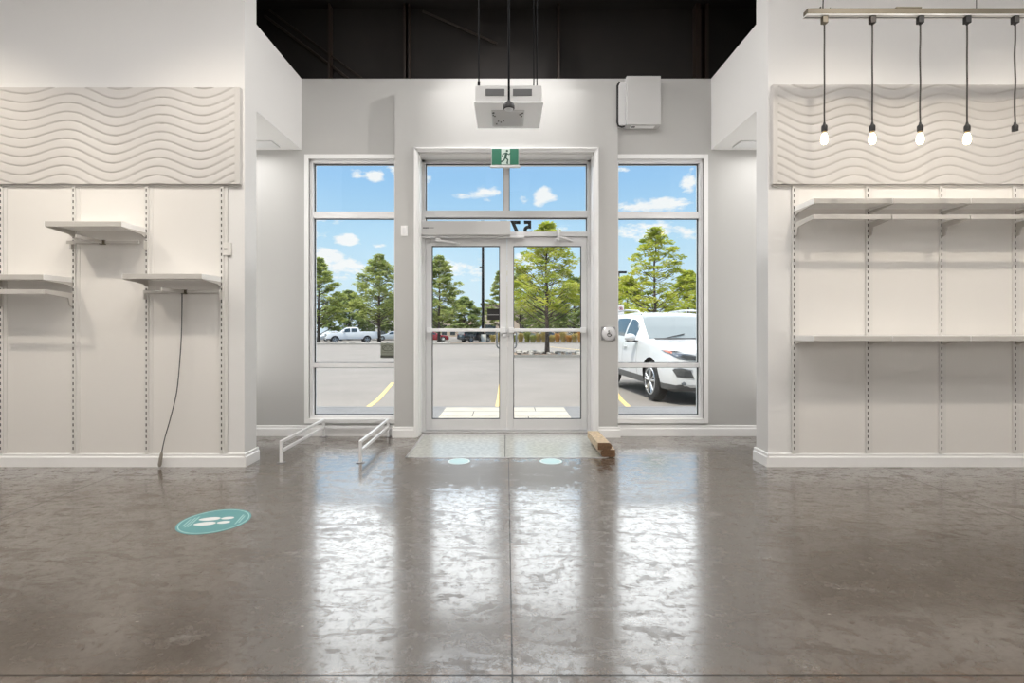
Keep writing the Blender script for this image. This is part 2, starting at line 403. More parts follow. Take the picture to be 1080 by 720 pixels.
# ================================================================== SETTING
YF = 4.25            # face of the two shelf walls
XA = 2.172           # alcove side planes
YI = 4.45            # back of those walls
YW = 5.43            # window wall
YB = 5.35            # face of the door portal
YO = 5.86            # outside face
ZB = 3.03            # bulkhead underside
ZT = 3.785           # top of white walls in the alcove
ZC = 4.6
XR = 7.0
S('floor', MB().box(-XR, XR, -5, YO, -.12, 0), M['floor'])
S('ceiling', MB().box(-XR, XR, -5, YO + .1, ZC, ZC + .2), M['ceil'])
S('wall_back', MB().box(-XR, XR, -5.15, -5, 0, ZC), M['wall'])
for s, nm in ((-1, 'left'), (1, 'right')):
    S('wall_%s_end' % nm, MB().box(s * XR, s * (XR + .15), -5, YO, 0, ZC), M['wall'])
    S('wall_%s' % nm, MB().box(s * XA, s * XR, YF, YI, 0, ZC), [M['wall']])
    S('wall_%s_bulkhead' % nm, MB().box(s * XA, s * 4.2, YI, YW, ZB, ZT), M['wall'])
    S('wall_%s_recess' % nm, MB().box(s * 4.2, s * 4.35, YI, YO, 0, ZT), M['wall'])
    # painted backing of the shelving below the wave panel
    S('wall_%s_backing' % nm, MB().box(s * 2.37, s * 6.0, YF - .006, YF, .11, 2.335), M['panelwall'])
    # baseboards: lower board with a stepped cap
    prof = [(0, 0), (.020, 0), (.020, .078), (.012, .086), (.012, .106), (.005, .112), (0, .112)]
    S('baseboard_%s' % nm, MB().prism(prof, lambda u, v, w: (w, YF - u, v), s * (XA - .0), s * XR), M['trim'])
    S('baseboard_%s_return' % nm, MB().prism(prof, lambda u, v, w, s=s: (s * (XA - u), w, v), YF - .02, YI + .02), M['trim'])
    S('baseboard_%s_window' % nm, MB().prism(prof, lambda u, v, w: (w, YW - u, v), s * 1.17, s * 4.2), M['trim'])
    S('baseboard_%s_portal' % nm, MB().prism(prof, lambda u, v, w: (w, YB - u, v), s * .94, s * 1.19), M['trim'])

# window wall with the two openings, and the portal block around the doors
WX0, WX1 = 1.165, 2.092; WZ0, WZ1 = .180, 2.934
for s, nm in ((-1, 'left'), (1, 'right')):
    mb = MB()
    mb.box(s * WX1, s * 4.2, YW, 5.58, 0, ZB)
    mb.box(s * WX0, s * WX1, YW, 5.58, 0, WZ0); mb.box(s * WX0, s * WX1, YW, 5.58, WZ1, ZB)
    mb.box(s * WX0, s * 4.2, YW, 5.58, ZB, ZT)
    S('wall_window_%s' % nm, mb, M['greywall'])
DX = .935; DZ = 2.998
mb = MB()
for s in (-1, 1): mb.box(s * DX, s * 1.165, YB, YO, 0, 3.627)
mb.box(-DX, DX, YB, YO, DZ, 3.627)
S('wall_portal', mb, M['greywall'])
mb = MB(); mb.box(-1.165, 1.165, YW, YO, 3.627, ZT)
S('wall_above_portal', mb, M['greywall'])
mb = MB(); mb.box(-XR, XR, YW + .12, YO, ZT, ZC)
S('wall_upper_dark', mb, M['ceil'])
# dark steel and conduits standing against the dark upper wall
mb = MB()
for x0, w in ((-1.095, .022), (-1.045, .015), (.55, .02), (2.02, .05), (2.12, .035), (-1.9, .02)):
    mb.box(x0, x0 + w, YW + .02, YW + .12, ZT, ZC)
mb.tube([(-2.6, YW + .08, 4.5), (-1.7, YW + .08, ZT + .04)], .014)
mb.tube([(-2.55, YW + .08, 4.56), (-1.55, YW + .08, ZT + .04)], .010)
mb.tube([(-.9, YW + .08, 4.55), (-.1, YW + .08, 4.2)], .012)
S('trim_conduit', mb, M['duct'])
mb = MB()
for y in (-4, -2.6, -1.2, .2, 1.6, 3.0, 4.4): mb.box(-XR, XR, y - .05, y + .05, ZC - .16, ZC)
S('ceiling_joists', mb, M['duct'])
# slot in the recess ceilings
for s in (-1, 1):
    S('trim_%d' % (5 if s < 0 else 6), MB().box(s * 2.36, s * 3.9, 5.15, 5.34, ZB - .014, ZB), M['frameg'])

# ---------------------------------------------------------------- windows
def rect_frame(mb, x0, x1, z0, z1, w, y0, y1, bev=0.0, mi=0, wb=None, wt=None, open_side=None):
    wb = wb or w; wt = wt or w
    mb.box(x0, x1, y0, y1, z0, z0 + wb, bev, mi); mb.box(x0, x1, y0, y1, z1 - wt, z1, bev, mi)
    mb.box(x0, x0 + w, y0, y1, z0 + wb, z1 - wt, bev, mi); mb.box(x1 - w, x1, y0, y1, z0 + wb, z1 - wt, bev, mi)
YG = 5.515
for i, s in enumerate((-1, 1)):
    w = bpy.data.objects.new('window_%d' % (i + 1), None); COL.objects.link(w); w.location = (s * 1.63, YW, WZ0); w['kind'] = 'structure'
    xa, xb = sorted((s * WX0, s * WX1))
    mb = MB()     # flat casing on the wall
    xo = s * 2.135; xc = s * WX1
    mb.box(min(xo, xc), max(xo, xc), YW - .022, YW + .02, .135, 2.978, .004)
    mb.box(xa, xb, YW - .022, YW + .02, 2.932, 2.978, .004)
    mb.box(xa, xb, YW - .022, YW + .02, .135, WZ0 + .002, .004)
    xj = s * WX1; mb.box(min(xj, xj - s * .004), max(xj, xj - s * .004), YW + .02, YG - .06, WZ0, WZ1); mb.box(xa, xb, YW + .02, YG - .06, WZ1 - .004, WZ1); mb.box(xa, xb, YW + .02, YG - .06, WZ0, WZ0 + .004)
    mb.build('casing', M['trim'], w)
    za_ = [Z(q, YG) for q in (437, 387, 382.5, 231, 224, 173.5)]
    mb = MB(); rect_frame(mb, xa, xb, WZ0, WZ1, .030, YG - .06, YG + .05, .003, wb=za_[0] - WZ0, wt=WZ1 - za_[5])
    mb.build('frame', M['frame'], w)
    mb = MB(); rect_frame(mb, xa + .030, xb - .030, za_[0], za_[5], .007, YG - .012, YG + .012)
    mb.build('gasket', M['gasket'], w)
    za_ = [Z(q, YG) for q in (437, 387, 382.5, 231, 224, 173.5)]
    zs = ((za_[0], za_[1]), (za_[2], za_[3]), (za_[4], za_[5]))
    for a, b in ((za_[1], za_[2]), (za_[3], za_[4])):
        mb = MB(); mb.box(xa + .030, xb - .030, YG - .045, YG + .04, a, b, .003)
        mb.box(xa + .030, xb - .030, YG - .012, YG + .012, b, b + .005, mi=1); mb.box(xa + .030, xb - .030, YG - .012, YG + .012, a - .006, a, mi=1)
        mb.build('mullion', [M['frame'], M['gasket']], w)
    for a, b in zs:
        MB().box(xa + .031, xb - .031, YG - .003, YG + .003, a + .001, b - .001).build('pane', M['glass'], w)

# ---------------------------------------------------------------- doors, transom and casing
mb = MB()       # stepped casing round the portal opening
for o_, w_, d_ in ((.962, .016, .026), (.947, .030, .014)):
    pass
for s in (-1, 1):
    mb.box(s * .945, s * .962, YB - .026, YB, 0, 3.024, .003); mb.box(s * DX, s * .946, YB - .012, YB, 0, 3.008)
    mb.box(s * (DX - .022), s * DX, YB + .06, YB + .16, 0, DZ, .004)
    mb.box(s * (DX - .012), s * DX, YB - .004, YB + .05, 0, DZ, .003)
mb.box(-.962, .962, YB - .026, YB, 3.006, 3.024, .003); mb.box(-.946, .946, YB - .012, YB, DZ, 3.007)
mb.box(-DX, DX, YB + .06, YB + .16, DZ - .022, DZ, .004); mb.box(-DX, DX, YB - .004, YB + .05, DZ - .012, DZ, .003)
for s in (-1, 1): mb.box(s * (DX - .005), s * DX, YB + .05, 5.65, 0, DZ)
mb.box(-DX, DX, YB + .05, 5.65, DZ - .005, DZ)
S('trim_1', mb, M['trim'])
YD = 5.70
w = bpy.data.objects.new('window_3', None); COL.objects.link(w); w.location = (0, YD, 2.15); w['kind'] = 'structure'
mb = MB()
for s in (-1, 1): mb.box(s * .895, s * DX, YD - .05, YD + .09, 0, DZ, .003)
mb.box(-DX, DX, YD - .05, YD + .09, 2.964, DZ, .003); mb.box(-.895, .895, YD - .05, YD + .09, 2.363, 2.437, .003)
mb.box(-.895, .895, YD - .05, YD + .09, 2.152, 2.205, .003)
mb.build('frame', M['frameg'], w)
MB().box(-.030, .030, YD - .045, YD + .06, 2.437, 2.964, .003).build('mullion', M['frameg'], w)
mb = MB()
for a, b in ((-.895, -.030), (.030, .895)): rect_frame(mb, a, b, 2.437, 2.964, .007, YD, YD + .02)
rect_frame(mb, -.895, .895, 2.205, 2.363, .007, YD, YD + .02)
mb.build('gasket', M['gasket'], w)
for a, b, c, d in ((-.894, -.031, 2.438, 2.963), (.031, .894, 2.438, 2.963), (-.894, .894, 2.206, 2.362)):
    MB().box(a, b, YD + .007, YD + .013, c, d).build('pane', M['glass'], w)
def door(n, s, xa, xb, ga, gb):
    d = bpy.data.objects.new('door_%d' % n, None); COL.objects.link(d); d.location = ((xa + xb) / 2, YD, 0); d['kind'] = 'structure'
    mb = MB(); y0, y1 = YD - .022, YD + .025
    mb.box(xa, ga, y0, y1, .008, 2.148, .003); mb.box(gb, xb, y0, y1, .008, 2.148, .003)
    mb.box(ga, gb, y0, y1, .008, .130, .003); mb.box(ga, gb, y0, y1, 2.050, 2.148, .003)
    mb.build('frame', M['frameg'], d)
    mb = MB(); rect_frame(mb, ga, gb, .130, 2.050, .008, YD - .012, YD + .012); mb.build('gasket', M['gasket'], d)
    MB().box(ga + .001, gb - .001, YD - .003, YD + .003, .131, 2.049).build('pane', M['glass'], d)
    # push bar with two end brackets
    zb = Z(348, 5.62)
    mb = MB(); mb.box(xa + .02, xb - .02, 5.615, 5.645, zb - .018, zb + .018, .006)
    pb = mb.build('push_bar', M['frame'], d)
    for xx in (xa + .045, xb - .045):
        MB().box(xx - .028, xx + .028, 5.605, YD - .02, zb - .03, zb + .03, .006).build('bracket', M['frame'], pb)
    # outside D pull, seen through the glass
    xe = gb if s < 0 else ga; sg = -1 if s < 0 else 1
    x1 = xe + sg * .035
    mb = MB(); mb.tube([(xe - sg * .03, YD + .02, 1.10), (xe - sg * .03, YD + .07, 1.10), (x1 - sg * .01, YD + .08, 1.10), (x1, YD + .08, 1.08), (x1, YD + .08, .945), (x1 - sg * .012, YD + .08, .92), (xe - sg * .03, YD + .07, .915), (xe - sg * .03, YD + .02, .915)], .0105)
    mb.build('pull_handle', M['handle'], d, 40)
    # hinge side nothing showing; closer arm at the top
    xh = X(463, 5.62) if s < 0 else X(588, 5.62); xt = X(483, 5.66) if s < 0 else X(603, 5.66)
    mb = MB()
    if s < 0:
        mb.box(xh - .035, xh + .02, 5.60, 5.66, 2.09, 2.15, .01); mb.tube([(xh, 5.62, 2.105), (xt, 5.665, 2.075)], [.014, .008]); mb.box(xt - .02, xt + .02, 5.655, 5.68, 2.066, 2.084, .004)
    else:
        mb.box(xh - .005, xh + .02, 5.60, 5.67, 2.10, 2.22, .004); mb.tube([(xh + .01, 5.62, 2.135), (xh + .09, 5.63, 2.13), (xt + .01, 5.665, 2.10)], [.016, .014, .009]); mb.tube([(xh + .01, 5.62, 2.13), (xh - .02, 5.64, 2.11)], .012)
    mb.build('closer_arm', M['unit'], d, 40)
    if s < 0:
        MB().lathe([(.018, 0), (.018, .012), (.010, .016)], (gb + .045, YD - .022 - .016, Z(353.5, 5.69)), 'Y', 16).build('lock_cylinder', M['chrome'], d, 40)
    else:
        MB().box(xa + .002, xa + .012, YD - .032, YD - .022, Z(366, 5.68), Z(350, 5.68), .002).build('lock_plate', M['sticker'], d)
door(1, -1, -.893, .008, -.827, -.072)
door(2, 1, .010, .893, .078, .832)
S('trim_2', MB().box(-DX, DX, YB + .25, YO, 0, .006), M['chrome'])

# ================================================================== THINGS INSIDE
# ---- automatic door operator above the left leaf
t = thing('door_operator', 'long light grey automatic operator housing above the left glass door', 'door operator', (-.44, 5.56, 2.148))
MB().box(-.932, .045, 5.555, YD - .05, 2.150, 2.303, .006).build('housing', M['unitg'], t)
MB().box(-.932, .20, 5.60, YD - .05, 2.128, 2.152, .003).build('track', M['frame'], t)
mb = MB()
xx = X(446, 5.55)
for wd in (.012, .012, .010, .016, .012): mb.box(xx, xx + wd * .8, 5.553, 5.556, 2.222, 2.234); xx += wd
mb.box(X(452, 5.55), X(457.5, 5.55), 5.553, 5.556, 2.226, 2.231)
mb.build('maker_mark', M['black'], t)
# ---- street number on the transom glass, reads from outside
def text_obj(name, body, size, loc, rot, m, parent=None, extrude=.001):
    c = bpy.data.curves.new(name, 'FONT'); c.body = body; c.size = size; c.extrude = extrude; c.align_x = 'CENTER'; c.offset = .009
    o = bpy.data.objects.new(name, c); COL.objects.link(o); c.materials.append(m)
    bpy.context.view_layer.update()
    me = bpy.data.meshes.new_from_object(o.evaluated_get(bpy.context.evaluated_depsgraph_get())); bpy.data.objects.remove(o)
    o = bpy.data.objects.new(name, me); COL.objects.link(o)
    o.location = Vector(loc) - (origin(parent) if parent else Vector((0, 0, 0))); o.rotation_euler = rot
    if parent: o.parent = parent
    return o
t = thing('street_number', 'black street number beginning 57 on the glass strip above the doors, seen from behind', 'street number', (.13, YD + .016, 2.215))
for ch, px in (('5', 556.5), ('7', 544), ('5', 531), ('1', 509)):
    text_obj('digit', ch, .205, (X(px, YD + .016), YD + .016, Z(246.5, YD)), (PI / 2, 0, PI), M['black'], t)

# ---- exit sign
t = thing('exit_sign', 'green running man exit sign above the double doors', 'exit sign', (X(532.5, 5.3), 5.3, 2.80))
x0, x1 = X(518, 5.29), X(547.5, 5.29); z0, z1 = Z(174.5, 5.29), Z(156.5, 5.29)
MB().box(x0, x1, 5.285, 5.324, z0, z1, .004).build('housing', M['unitg'], t)
MB().box(x0 - .012, x1 + .012, 5.28, 5.324, z0 - .018, z0 - .001, .004).build('lower_rim', M['unit'], t)
MB().box(x0 + .05, x1 - .05, 5.324, 5.338, z0 + .06, z1 - .02).build('mount', M['unitg'], t)
MB().box(x0 + .008, x1 - .008, 5.281, 5.286, z0 + .006, z1 - .006).build('green_panel', M['green'], t)
xm = (x0 + x1) / 2 + .005
hw = .045
MB().box(xm - hw, xm + hw, 5.278, 5.282, z0 + .008, z1 - .008).build('doorway_panel', M['exitw'], t)
mb = MB(); zz = z0 + .012; k = .145
def fig(u, v): return (xm + u * k, 5.277, zz + v * k)
mb.lathe([(.012, -.0015), (.012, .0015)], fig(.10, .93), 'Y', 14)
for pts, r in (([(.06, .80), (-.02, .45)], .012), ([(.05, .78), (.25, .66), (.32, .78)], .0055), ([(.04, .78), (-.20, .70), (-.24, .52)], .0055), ([(-.02, .46), (.16, .30), (.10, .04), (.18, .04)], .0075), ([(-.03, .46), (-.13, .25), (-.33, .16)], .0075)):
    mb.tube([fig(u, v) for u, v in pts], r, 8)
for i, v in enumerate(mb.v): mb.v[i] = (v[0], 5.277 + (v[1] - 5.277) * .25, v[2])
mb.build('running_figure', M['exitd'], t)

# ---- box-shaped unit hung over the door
t = thing('ceiling_unit', 'white box shaped unit with two front vents hung on rods above the doors', 'ceiling unit', (.02, 4.58, 3.05))
YA, YZ = 4.30, 4.85
bz0, bz1 = 3.05, 3.185
mb = MB(); mb.box(-.26, .30, YA, YZ, bz0, bz1, .008); mb.build('housing', M['unitg'], t)  # greyer than the plate below: shade put into the colour
for a, b in ((512, 532), (541, 561)):
    mb = MB(); mb.box(X(a, YA), X(b, YA), YA - .004, YA + .001, Z(101, YA), Z(94, YA), .0)
    mb.build('vent', M['vent'], t)
mb = MB(); mb.box(-.272, .312, YA - .006, YZ + .006, bz0 - .014, bz0, .005); mb.build('bottom_plate', M['bright'], t)  # light from below put into the whiter colour
gx0, gx1, gy0, gy1 = -.13, .16, YA + .14, YZ - .06
mb = MB(); mb.box(gx0, gx1, gy0, gy1, bz0 - .019, bz0 - .012, .003)
for i in range(14):
    yy = gy0 + (i + .5) / 14 * (gy1 - gy0); mb.box(gx0 + .012, gx1 - .012, yy - .005, yy + .005, bz0 - .024, bz0 - .018, mi=1)
for (u, v) in ((.04, .12), (.07, .10), (.05, .25), (.10, .3), (.9, .15), (.94, .12), (.92, .3), (.86, .2), (.2, .62), (.28, .68), (.14, .8), (.36, .6)):
    mb.box(gx0 + u * .29 - .006, gx0 + u * .29 + .006, gy0 + v * .35 - .012, gy0 + v * .35 + .012, bz0 - .0255, bz0 - .0235, mi=2)
mb.build('grille', [M['lens'], M['unit'], M['vent']], t)
for px in (505, 563, 566.3):
    mb = MB(); mb.tube([(X(px, YA + .08), YA + .08, bz1 - .01), (X(px, YA + .08), YA + .08, ZC)], .005 if px > 520 else .006)
    if px < 520: mb.tube([(X(px, YA + .08), YA + .08, bz1), (X(px, YA + .08), YA + .08, bz1 + .07)], .011)
    mb.build('rod', M['pole'], t)
# ---- the dark rod with a small capped sensor in front of it
t = thing('hanging_sensor', 'thin black rod ending in a small dark round cap before the white hanging unit', 'sensor', (X(536.7, 4.15), 4.15, ZC))
xs_ = X(536.7, 4.15)
MB().tube([(xs_, 4.15, Z(108, 4.15)), (xs_, 4.15, ZC)], .009).build('rod', M['pole'], t, 40)
zc_ = Z(115.5, 4.15)
MB().lathe([(.030, .0), (.046, .006), (.047, .030), (.040, .050), (.022, .056), (.012, .075)], (xs_, 4.15, zc_), 'Z', 24).build('cap', M['black'], t, 40)
MB().lathe([(.012, -.012), (.030, -.006), (.036, .002), (.036, .012)], (xs_, 4.15, zc_), 'Z', 24).build('lens_ring', M['chrome'], t, 40)

# ---- control boxes on the window wall, right
t = thing('control_box', 'light grey wall box with black cable, high right of the doors', 'wall box', (1.42, YW, 3.25))
MB().box(X(661, 5.30), X(697, 5.30), 5.30, YW, 3.25, 3.752, .004).build('cover', M['unitg'], t)
MB().box(1.172, 1.25, 5.345, YW, 3.262, 3.715, .004).build('side_box', M['unit'], t)
mb = MB(); mb.box(1.30, 1.55, 5.335, 5.40, 3.246, 3.251); bp = mb.build('bottom_panel', M['bright'], t)  # underside coloured whiter, as if lit from below
MB().box(1.31, 1.345, 5.345, 5.37, 3.242, 3.247).build('port', M['black'], bp)
mb = MB(); xk = 1.155
mb.tube([(xk + .02, 5.325, 3.70), (xk, 5.325, 3.66), (xk, 5.325, 3.28), (xk + .012, 5.33, 3.245), (xk + .05, 5.335, 3.235), (1.235, 5.36, 3.252)], [.010, .012, .011, .008, .008, .008], 8)
mb.build('cable', M['black'], t, 50)

# ---- small plates and button
mb = MB(); xa, xb, za, zb = X(423, YB), X(430, YB), Z(249, YB), Z(238, YB)
t = thing('switch_plate', 'blank white plate on the pillar left of the doors', 'wall plate', ((xa + xb) / 2, YB, za))
MB().box(xa, xb, YB - .012, YB, za, zb, .003).build('plate', M['trim'], t)
MB().box(xa + .018, xb - .018, YB - .016, YB - .011, za + .022, zb - .022, .002).build('rocker', M['unit'], t)
xa, xb, za, zb = X(236.5, YF), X(244.8, YF), Z(269.5, YF), Z(256, YF)
t = thing('wall_control', 'small white wall switch beside the last slotted standard of the left wall', 'wall switch', ((xa + xb) / 2, YF, za))
MB().box(xa, xb, YF - .022, YF - .0, za, zb, .004).build('cover', M['panelwall'], t)
MB().box(xa + .010, xb - .028, YF - .025, YF - .021, (za + zb) / 2 - .006, (za + zb) / 2 + .004).build('slider', M['clad'], t)
MB().box(xb - .020, xb - .006, YF - .025, YF - .021, za + .012, zb - .012, .002).build('button', M['standard'], t)
cx_, cz_ = X(641.8, YB), Z(351.5, YB)
t = thing('door_button', 'round steel push button with a wheelchair symbol on the right pillar', 'door button', (cx_, YB, cz_ - .075))
MB().box(cx_ - .076, cx_ + .070, YB - .010, YB, cz_ - .070, cz_ + .070, .004).build('back_plate', M['handle'], t)
mb = MB(); mb.lathe([(.072, -.008), (.074, -.014), (.074, -.024), (.068, -.030), (.05, -.033)], (cx_, YB, cz_), 'Y', 40); mb.build('button', M['chrome'], t, 30)
mb = MB(); yy = YB - .034
def wc(u, v): return (cx_ + u * .03, yy, cz_ + v * .03 - .004)
mb.lathe([(.0075, -.001), (.0075, .001)], wc(-.12, .95), 'Y', 14)
arc = [wc(.05 + .62 * math.cos(a), -.28 + .62 * math.sin(a)) for a in [math.radians(q) for q in range(115, 380, 15)]]
mb.tube(arc, .0035, 8); mb.tube([wc(-.12, .62), wc(-.08, .0), wc(.48, -.02), wc(.75, -.62)], .0042, 8); mb.tube([wc(-.1, .35), wc(.38, .33)], .003, 8)
mb.build('wheelchair_symbol', M['black'], t)

# ---- placards on the glass
xa, xb, za, zb = X(401.3, YG), -1.200, Z(377.5, YG), Z(361.5, YG)
t = thing('window_placard', 'olive grey placard with an oval emblem low on the left window glass', 'sign', ((xa + xb) / 2, YG, za))
MB().box(xa, xb, YG + .004, YG + .008, za, zb).build('card', M['placard'], t)
mb = MB(); cxx = (xa + xb) / 2; czz = zb - .055
ring = [(cxx + .060 * math.cos(a), YG - .0, czz + .030 * math.sin(a)) for a in [2 * PI * i / 28 for i in range(29)]]
mb.tube(ring, .0035, 6); mb.tube([(cxx - .05, YG, czz - .01), (cxx - .02, YG, czz + .02), (cxx, YG, czz - .016), (cxx + .02, YG, czz + .02), (cxx + .048, YG, czz - .012)], .0035, 6)
for i, v in enumerate(mb.v): mb.v[i] = (v[0], YG + .0035 + (v[1] - YG) * .1, v[2])
mb.build('emblem', M['placardd'], t)
mb = MB(); mb.box(xa, xb, YG + .0030, YG + .0042, za + .004, za + .030)
for i in range(9):
    mb.box(xa + .02 + i * .015, xa + .031 + i * .015, YG + .003, YG + .0042, za + .055, za + .061)
mb.build('print_band', M['placardd'], t)
xa, xb = X(514, YD), -.0735; za, zb = Z(337.3, YD), Z(325.5, YD); zm = Z(331.8, YD)
t = thing('door_notice', 'small black two part sticker on the left door glass by the meeting stile', 'sticker', ((xa + xb) / 2, YD, za))
MB().box(xa, xb, YD - .0055, YD - .0032, zm + .003, zb).build('panel', M['black'], t)
MB().box(xa, xb, YD - .0055, YD - .0032, za, zm - .003).build('panel', M['black'], t)
MB().box(xa, xb, YD - .0050, YD - .0032, zm - .003, zm + .003).build('divider', M['grey_strip'], t)

# ---- carved wave panels
def wave_panel(s, name, label):
    x_in, x_out = s * 2.190, s * 5.6
    z0, z1 = Z(193.5, 4.2), Z(91.5 if s < 0 else 88.5, 4.2)
    yb, yf = YF, YF - .030
    t = thing(name, label, 'wall panel', ((x_in + x_out) / 2, YF, z0))
    nx, nz_ = 260, 200
    vs = []; fs = []
    e = x_in + s * .042
    xl, xr = min(e, x_out), max(e, x_out)
    def ht(x, z):
        q = (z - z0) / (z1 - z0)
        u_ = s * x - 2.19                      # distance from the inner end
        wob = .056 * math.sin(2 * PI * (u_ - .52) / .74 + .5 * q) * (1.0 - .22 * u_ + .25 * (1 - q)) + .022 * math.sin(2 * PI * u_ / 1.7 + 1.0 + q)
        f = (z - wob * 1.0) / .0735
        u = f - math.floor(f)
        return .011 * (min(1, u / .16) ** .7 if u < .16 else 1 - .55 * ((u - .16) / .84) ** 1.6)
    for j in range(nz_ + 1):
        z = z0 + (z1 - z0) * j / nz_
        for i in range(nx + 1):
            x = xl + (xr - xl) * i / nx
            vs.append((x, yf - .001 - ht(x, z), z))
    def gi(i, j): return j * (nx + 1) + i
    for j in range(nz_):
        for i in range(nx): fs.append((gi(i, j), gi(i + 1, j), gi(i + 1, j + 1), gi(i, j + 1)))
    rim = [gi(i, 0) for i in range(nx)] + [gi(nx, j) for j in range(nz_)] + [gi(i, nz_) for i in range(nx, 0, -1)] + [gi(0, j) for j in range(nz_, 0, -1)]
    b = len(vs)
    for k in rim: vs.append((vs[k][0], yf, vs[k][2]))
    n_ = len(rim)
    for k in range(n_): fs.append((rim[k], b + k, b + (k + 1) % n_, rim[(k + 1) % n_]))
    fs.append(tuple(range(b, b + n_)))
    MB().add(vs, fs).build('carved_face', M['wave'], t, 75)
    e0, e1 = sorted((x_in, e))
    MB().box(x_in, x_out, yf, yb - .001, z0, z1, .001).build('backing', M['wave'], t)
    MB().box(e0, e1, yf - .014, yf, z0, z1, .001).build('edge_strip', M['wave'], t)
    S('trim_%d' % (3 if s < 0 else 4), MB().box(s * 2.20, s * 5.6, YF - .022, YF, z0 - .014, z0 - .003), M['wave'])
wave_panel(-1, 'wave_panel', 'carved wavy relief panel high on the left shelf wall')
wave_panel(1, 'wave_panel', 'carved wavy relief panel high on the right wall behind the pendant bulbs')

# ---- slotted standards
SW = YF - .006
ZS0, ZS1 = .113, 2.322
def standard(px, label):
    x = X(px, YF)
    t = tag(bpy.data.objects.new('slotted_standard', None), label, 'shelf standard', 'slotted shelf standards'); COL.objects.link(t); t.location = (x, SW, ZS0)
    mb = MB(); mb.box(x - .016, x + .016, SW - .014, SW, ZS0, ZS1, .003); mb.box(x + .016, x + .045, SW - .004, SW, ZS0, ZS1)
    z = ZS0 + .03
    while z < ZS1 - .02:
        mb.box(x - .0045, x + .0045, SW - .0155, SW - .0135, z, z + .024, mi=1); z += .0485
    mb.build('channel', [M['standard'], M['slot']], t)
LS = [3, 79.3, 156, 235]; RS = [836.3, 913.8, 991, 1068.3, 1145]
for px, l in zip(LS, ('slotted standard at the far left end of the left wall', 'slotted standard between the leftmost shelf and the highest left shelf', 'slotted standard between the highest left shelf and the shelf with a cable', 'slotted standard beside the small switch on the left wall')):
    standard(px, l)
for px, l in zip(RS, ('slotted standard at the left end of the right wall shelves', 'second slotted standard from the left on the right wall', 'third slotted standard from the left on the right wall', 'fourth slotted standard from the left on the right wall, nearest the photo edge', 'slotted standard beyond the right edge of the photo')):
    standard(px, l)

# ---- shelves
YS = 3.962      # front of the boards
def bracket_mb(x, ztop, hb=.046, hf=.018, y0=YS + .012, th=.007, drop=True):
    mb = MB(); poly = [(SW - .014, ztop), (y0, ztop), (y0, ztop - hf), (SW - .06, ztop - hb * .8), (SW - .030, ztop - hb * 1.15), (SW - .014, ztop - hb * 1.15)]
    mb.prism(poly, lambda u, v, w: (w, u, v), x - th, x + th)
    mb.box(x - .004, x + .004, SW - .016, SW - .004, ztop - hb * 1.15, ztop - .004, mi=1)
    return mb
def shelf(x0, x1, zf, label, group, caps=(True, True), group_name=None):
    t = thing('wall_shelf', label, 'shelf', ((x0 + x1) / 2, SW, zf - .04), group)
    h = .040
    mb = MB(); mb.box(x0 + .004, x1 - .004, YS + .016, SW - .016, zf - .024, zf, .003)
    mb.build('board', M['shelf'], t)
    MB().box(x0 + .004, x1 - .004, YS, YS + .015, zf - h, zf, .002).build('front_edge', M['bracket'], t)
    for i, x in enumerate((x0, x1)):
        if not caps[i]: continue
        sgn = 1 if i == 0 else -1
        mb = bracket_mb(x + sgn * .009, zf - .025)
        mb.build('bracket', [M['bracket'], M['hook']], t)
        c0, c1 = sorted((x + sgn * .001, x + sgn * .004))
        MB().box(c0, c1, YS, SW - .02, zf - h, zf, .001).build('end_cap', M['shelf'], t)
    return t
def hang_rail(x0, x1, zt, label, group, ends=(True, True), yfr=YS + .004):
    t = thing('hang_rail', label, 'hang rail', ((x0 + x1) / 2, SW, zt - .04), group)
    MB().box(x0 + .003, x1 - .003, yfr, yfr + .014, zt - .036, zt, .003).build('bar', M['bracket'], t)
    for i, x in enumerate((x0, x1)):
        if not ends[i]: continue
        sgn = 1 if i == 0 else -1
        mb = MB(); th = .006; xc = x + sgn * .009
        poly = [(SW - .014, zt - .012), (yfr + .014, zt), (yfr + .014, zt - .030), (SW - .055, zt - .055), (SW - .040, zt - .115), (SW - .014, zt - .125)]
        mb.prism(poly, lambda u, v, w: (w, u, v), xc - th, xc + th)
        mb.box(xc - .004, xc + .004, SW - .016, SW - .004, zt - .125, zt - .02, mi=1)
        mb.build('bracket', [M['bracket'], M['hook']], t)
    return t
rx = [X(p, YF) for p in RS]
zu = Z(209, YS); zl = Z(354.2, YS); zr = Z(226.3, YS + .01)
wh = ('left end of the right wall', 'second bay of the right wall', 'third bay of the right wall', 'bay at the right edge of the photo')
for i in range(4):
    shelf(rx[i], rx[i + 1], zu, 'empty white shelf in the upper row, ' + wh[i], 'upper shelves on the right wall', (True, i == 3))
    hang_rail(rx[i], rx[i + 1], zr, 'steel hang rail under the upper shelf, ' + wh[i], 'hang rails under the upper right shelves', (True, i == 3))
    shelf(rx[i], rx[i + 1], zl, 'empty white shelf in the waist high row, ' + wh[i], 'waist high shelves on the right wall', (True, i == 3))
lx = [X(p, YF) for p in LS]
shelf(lx[0], lx[1], Z(289.3, YS), 'empty white shelf at the left edge of the photo', 'shelves on the left wall')
hang_rail(lx[0], lx[1], Z(305, YS), 'steel hang rail below the shelf at the left photo edge', 'hang rails on the left wall')
shelf(lx[1], lx[2], Z(233.3, YS), 'highest empty white shelf on the left wall', 'shelves on the left wall')
shelf(lx[2], lx[3], Z(288.6, YS), 'empty white shelf on the left wall with a thin cable hanging under it', 'shelves on the left wall')
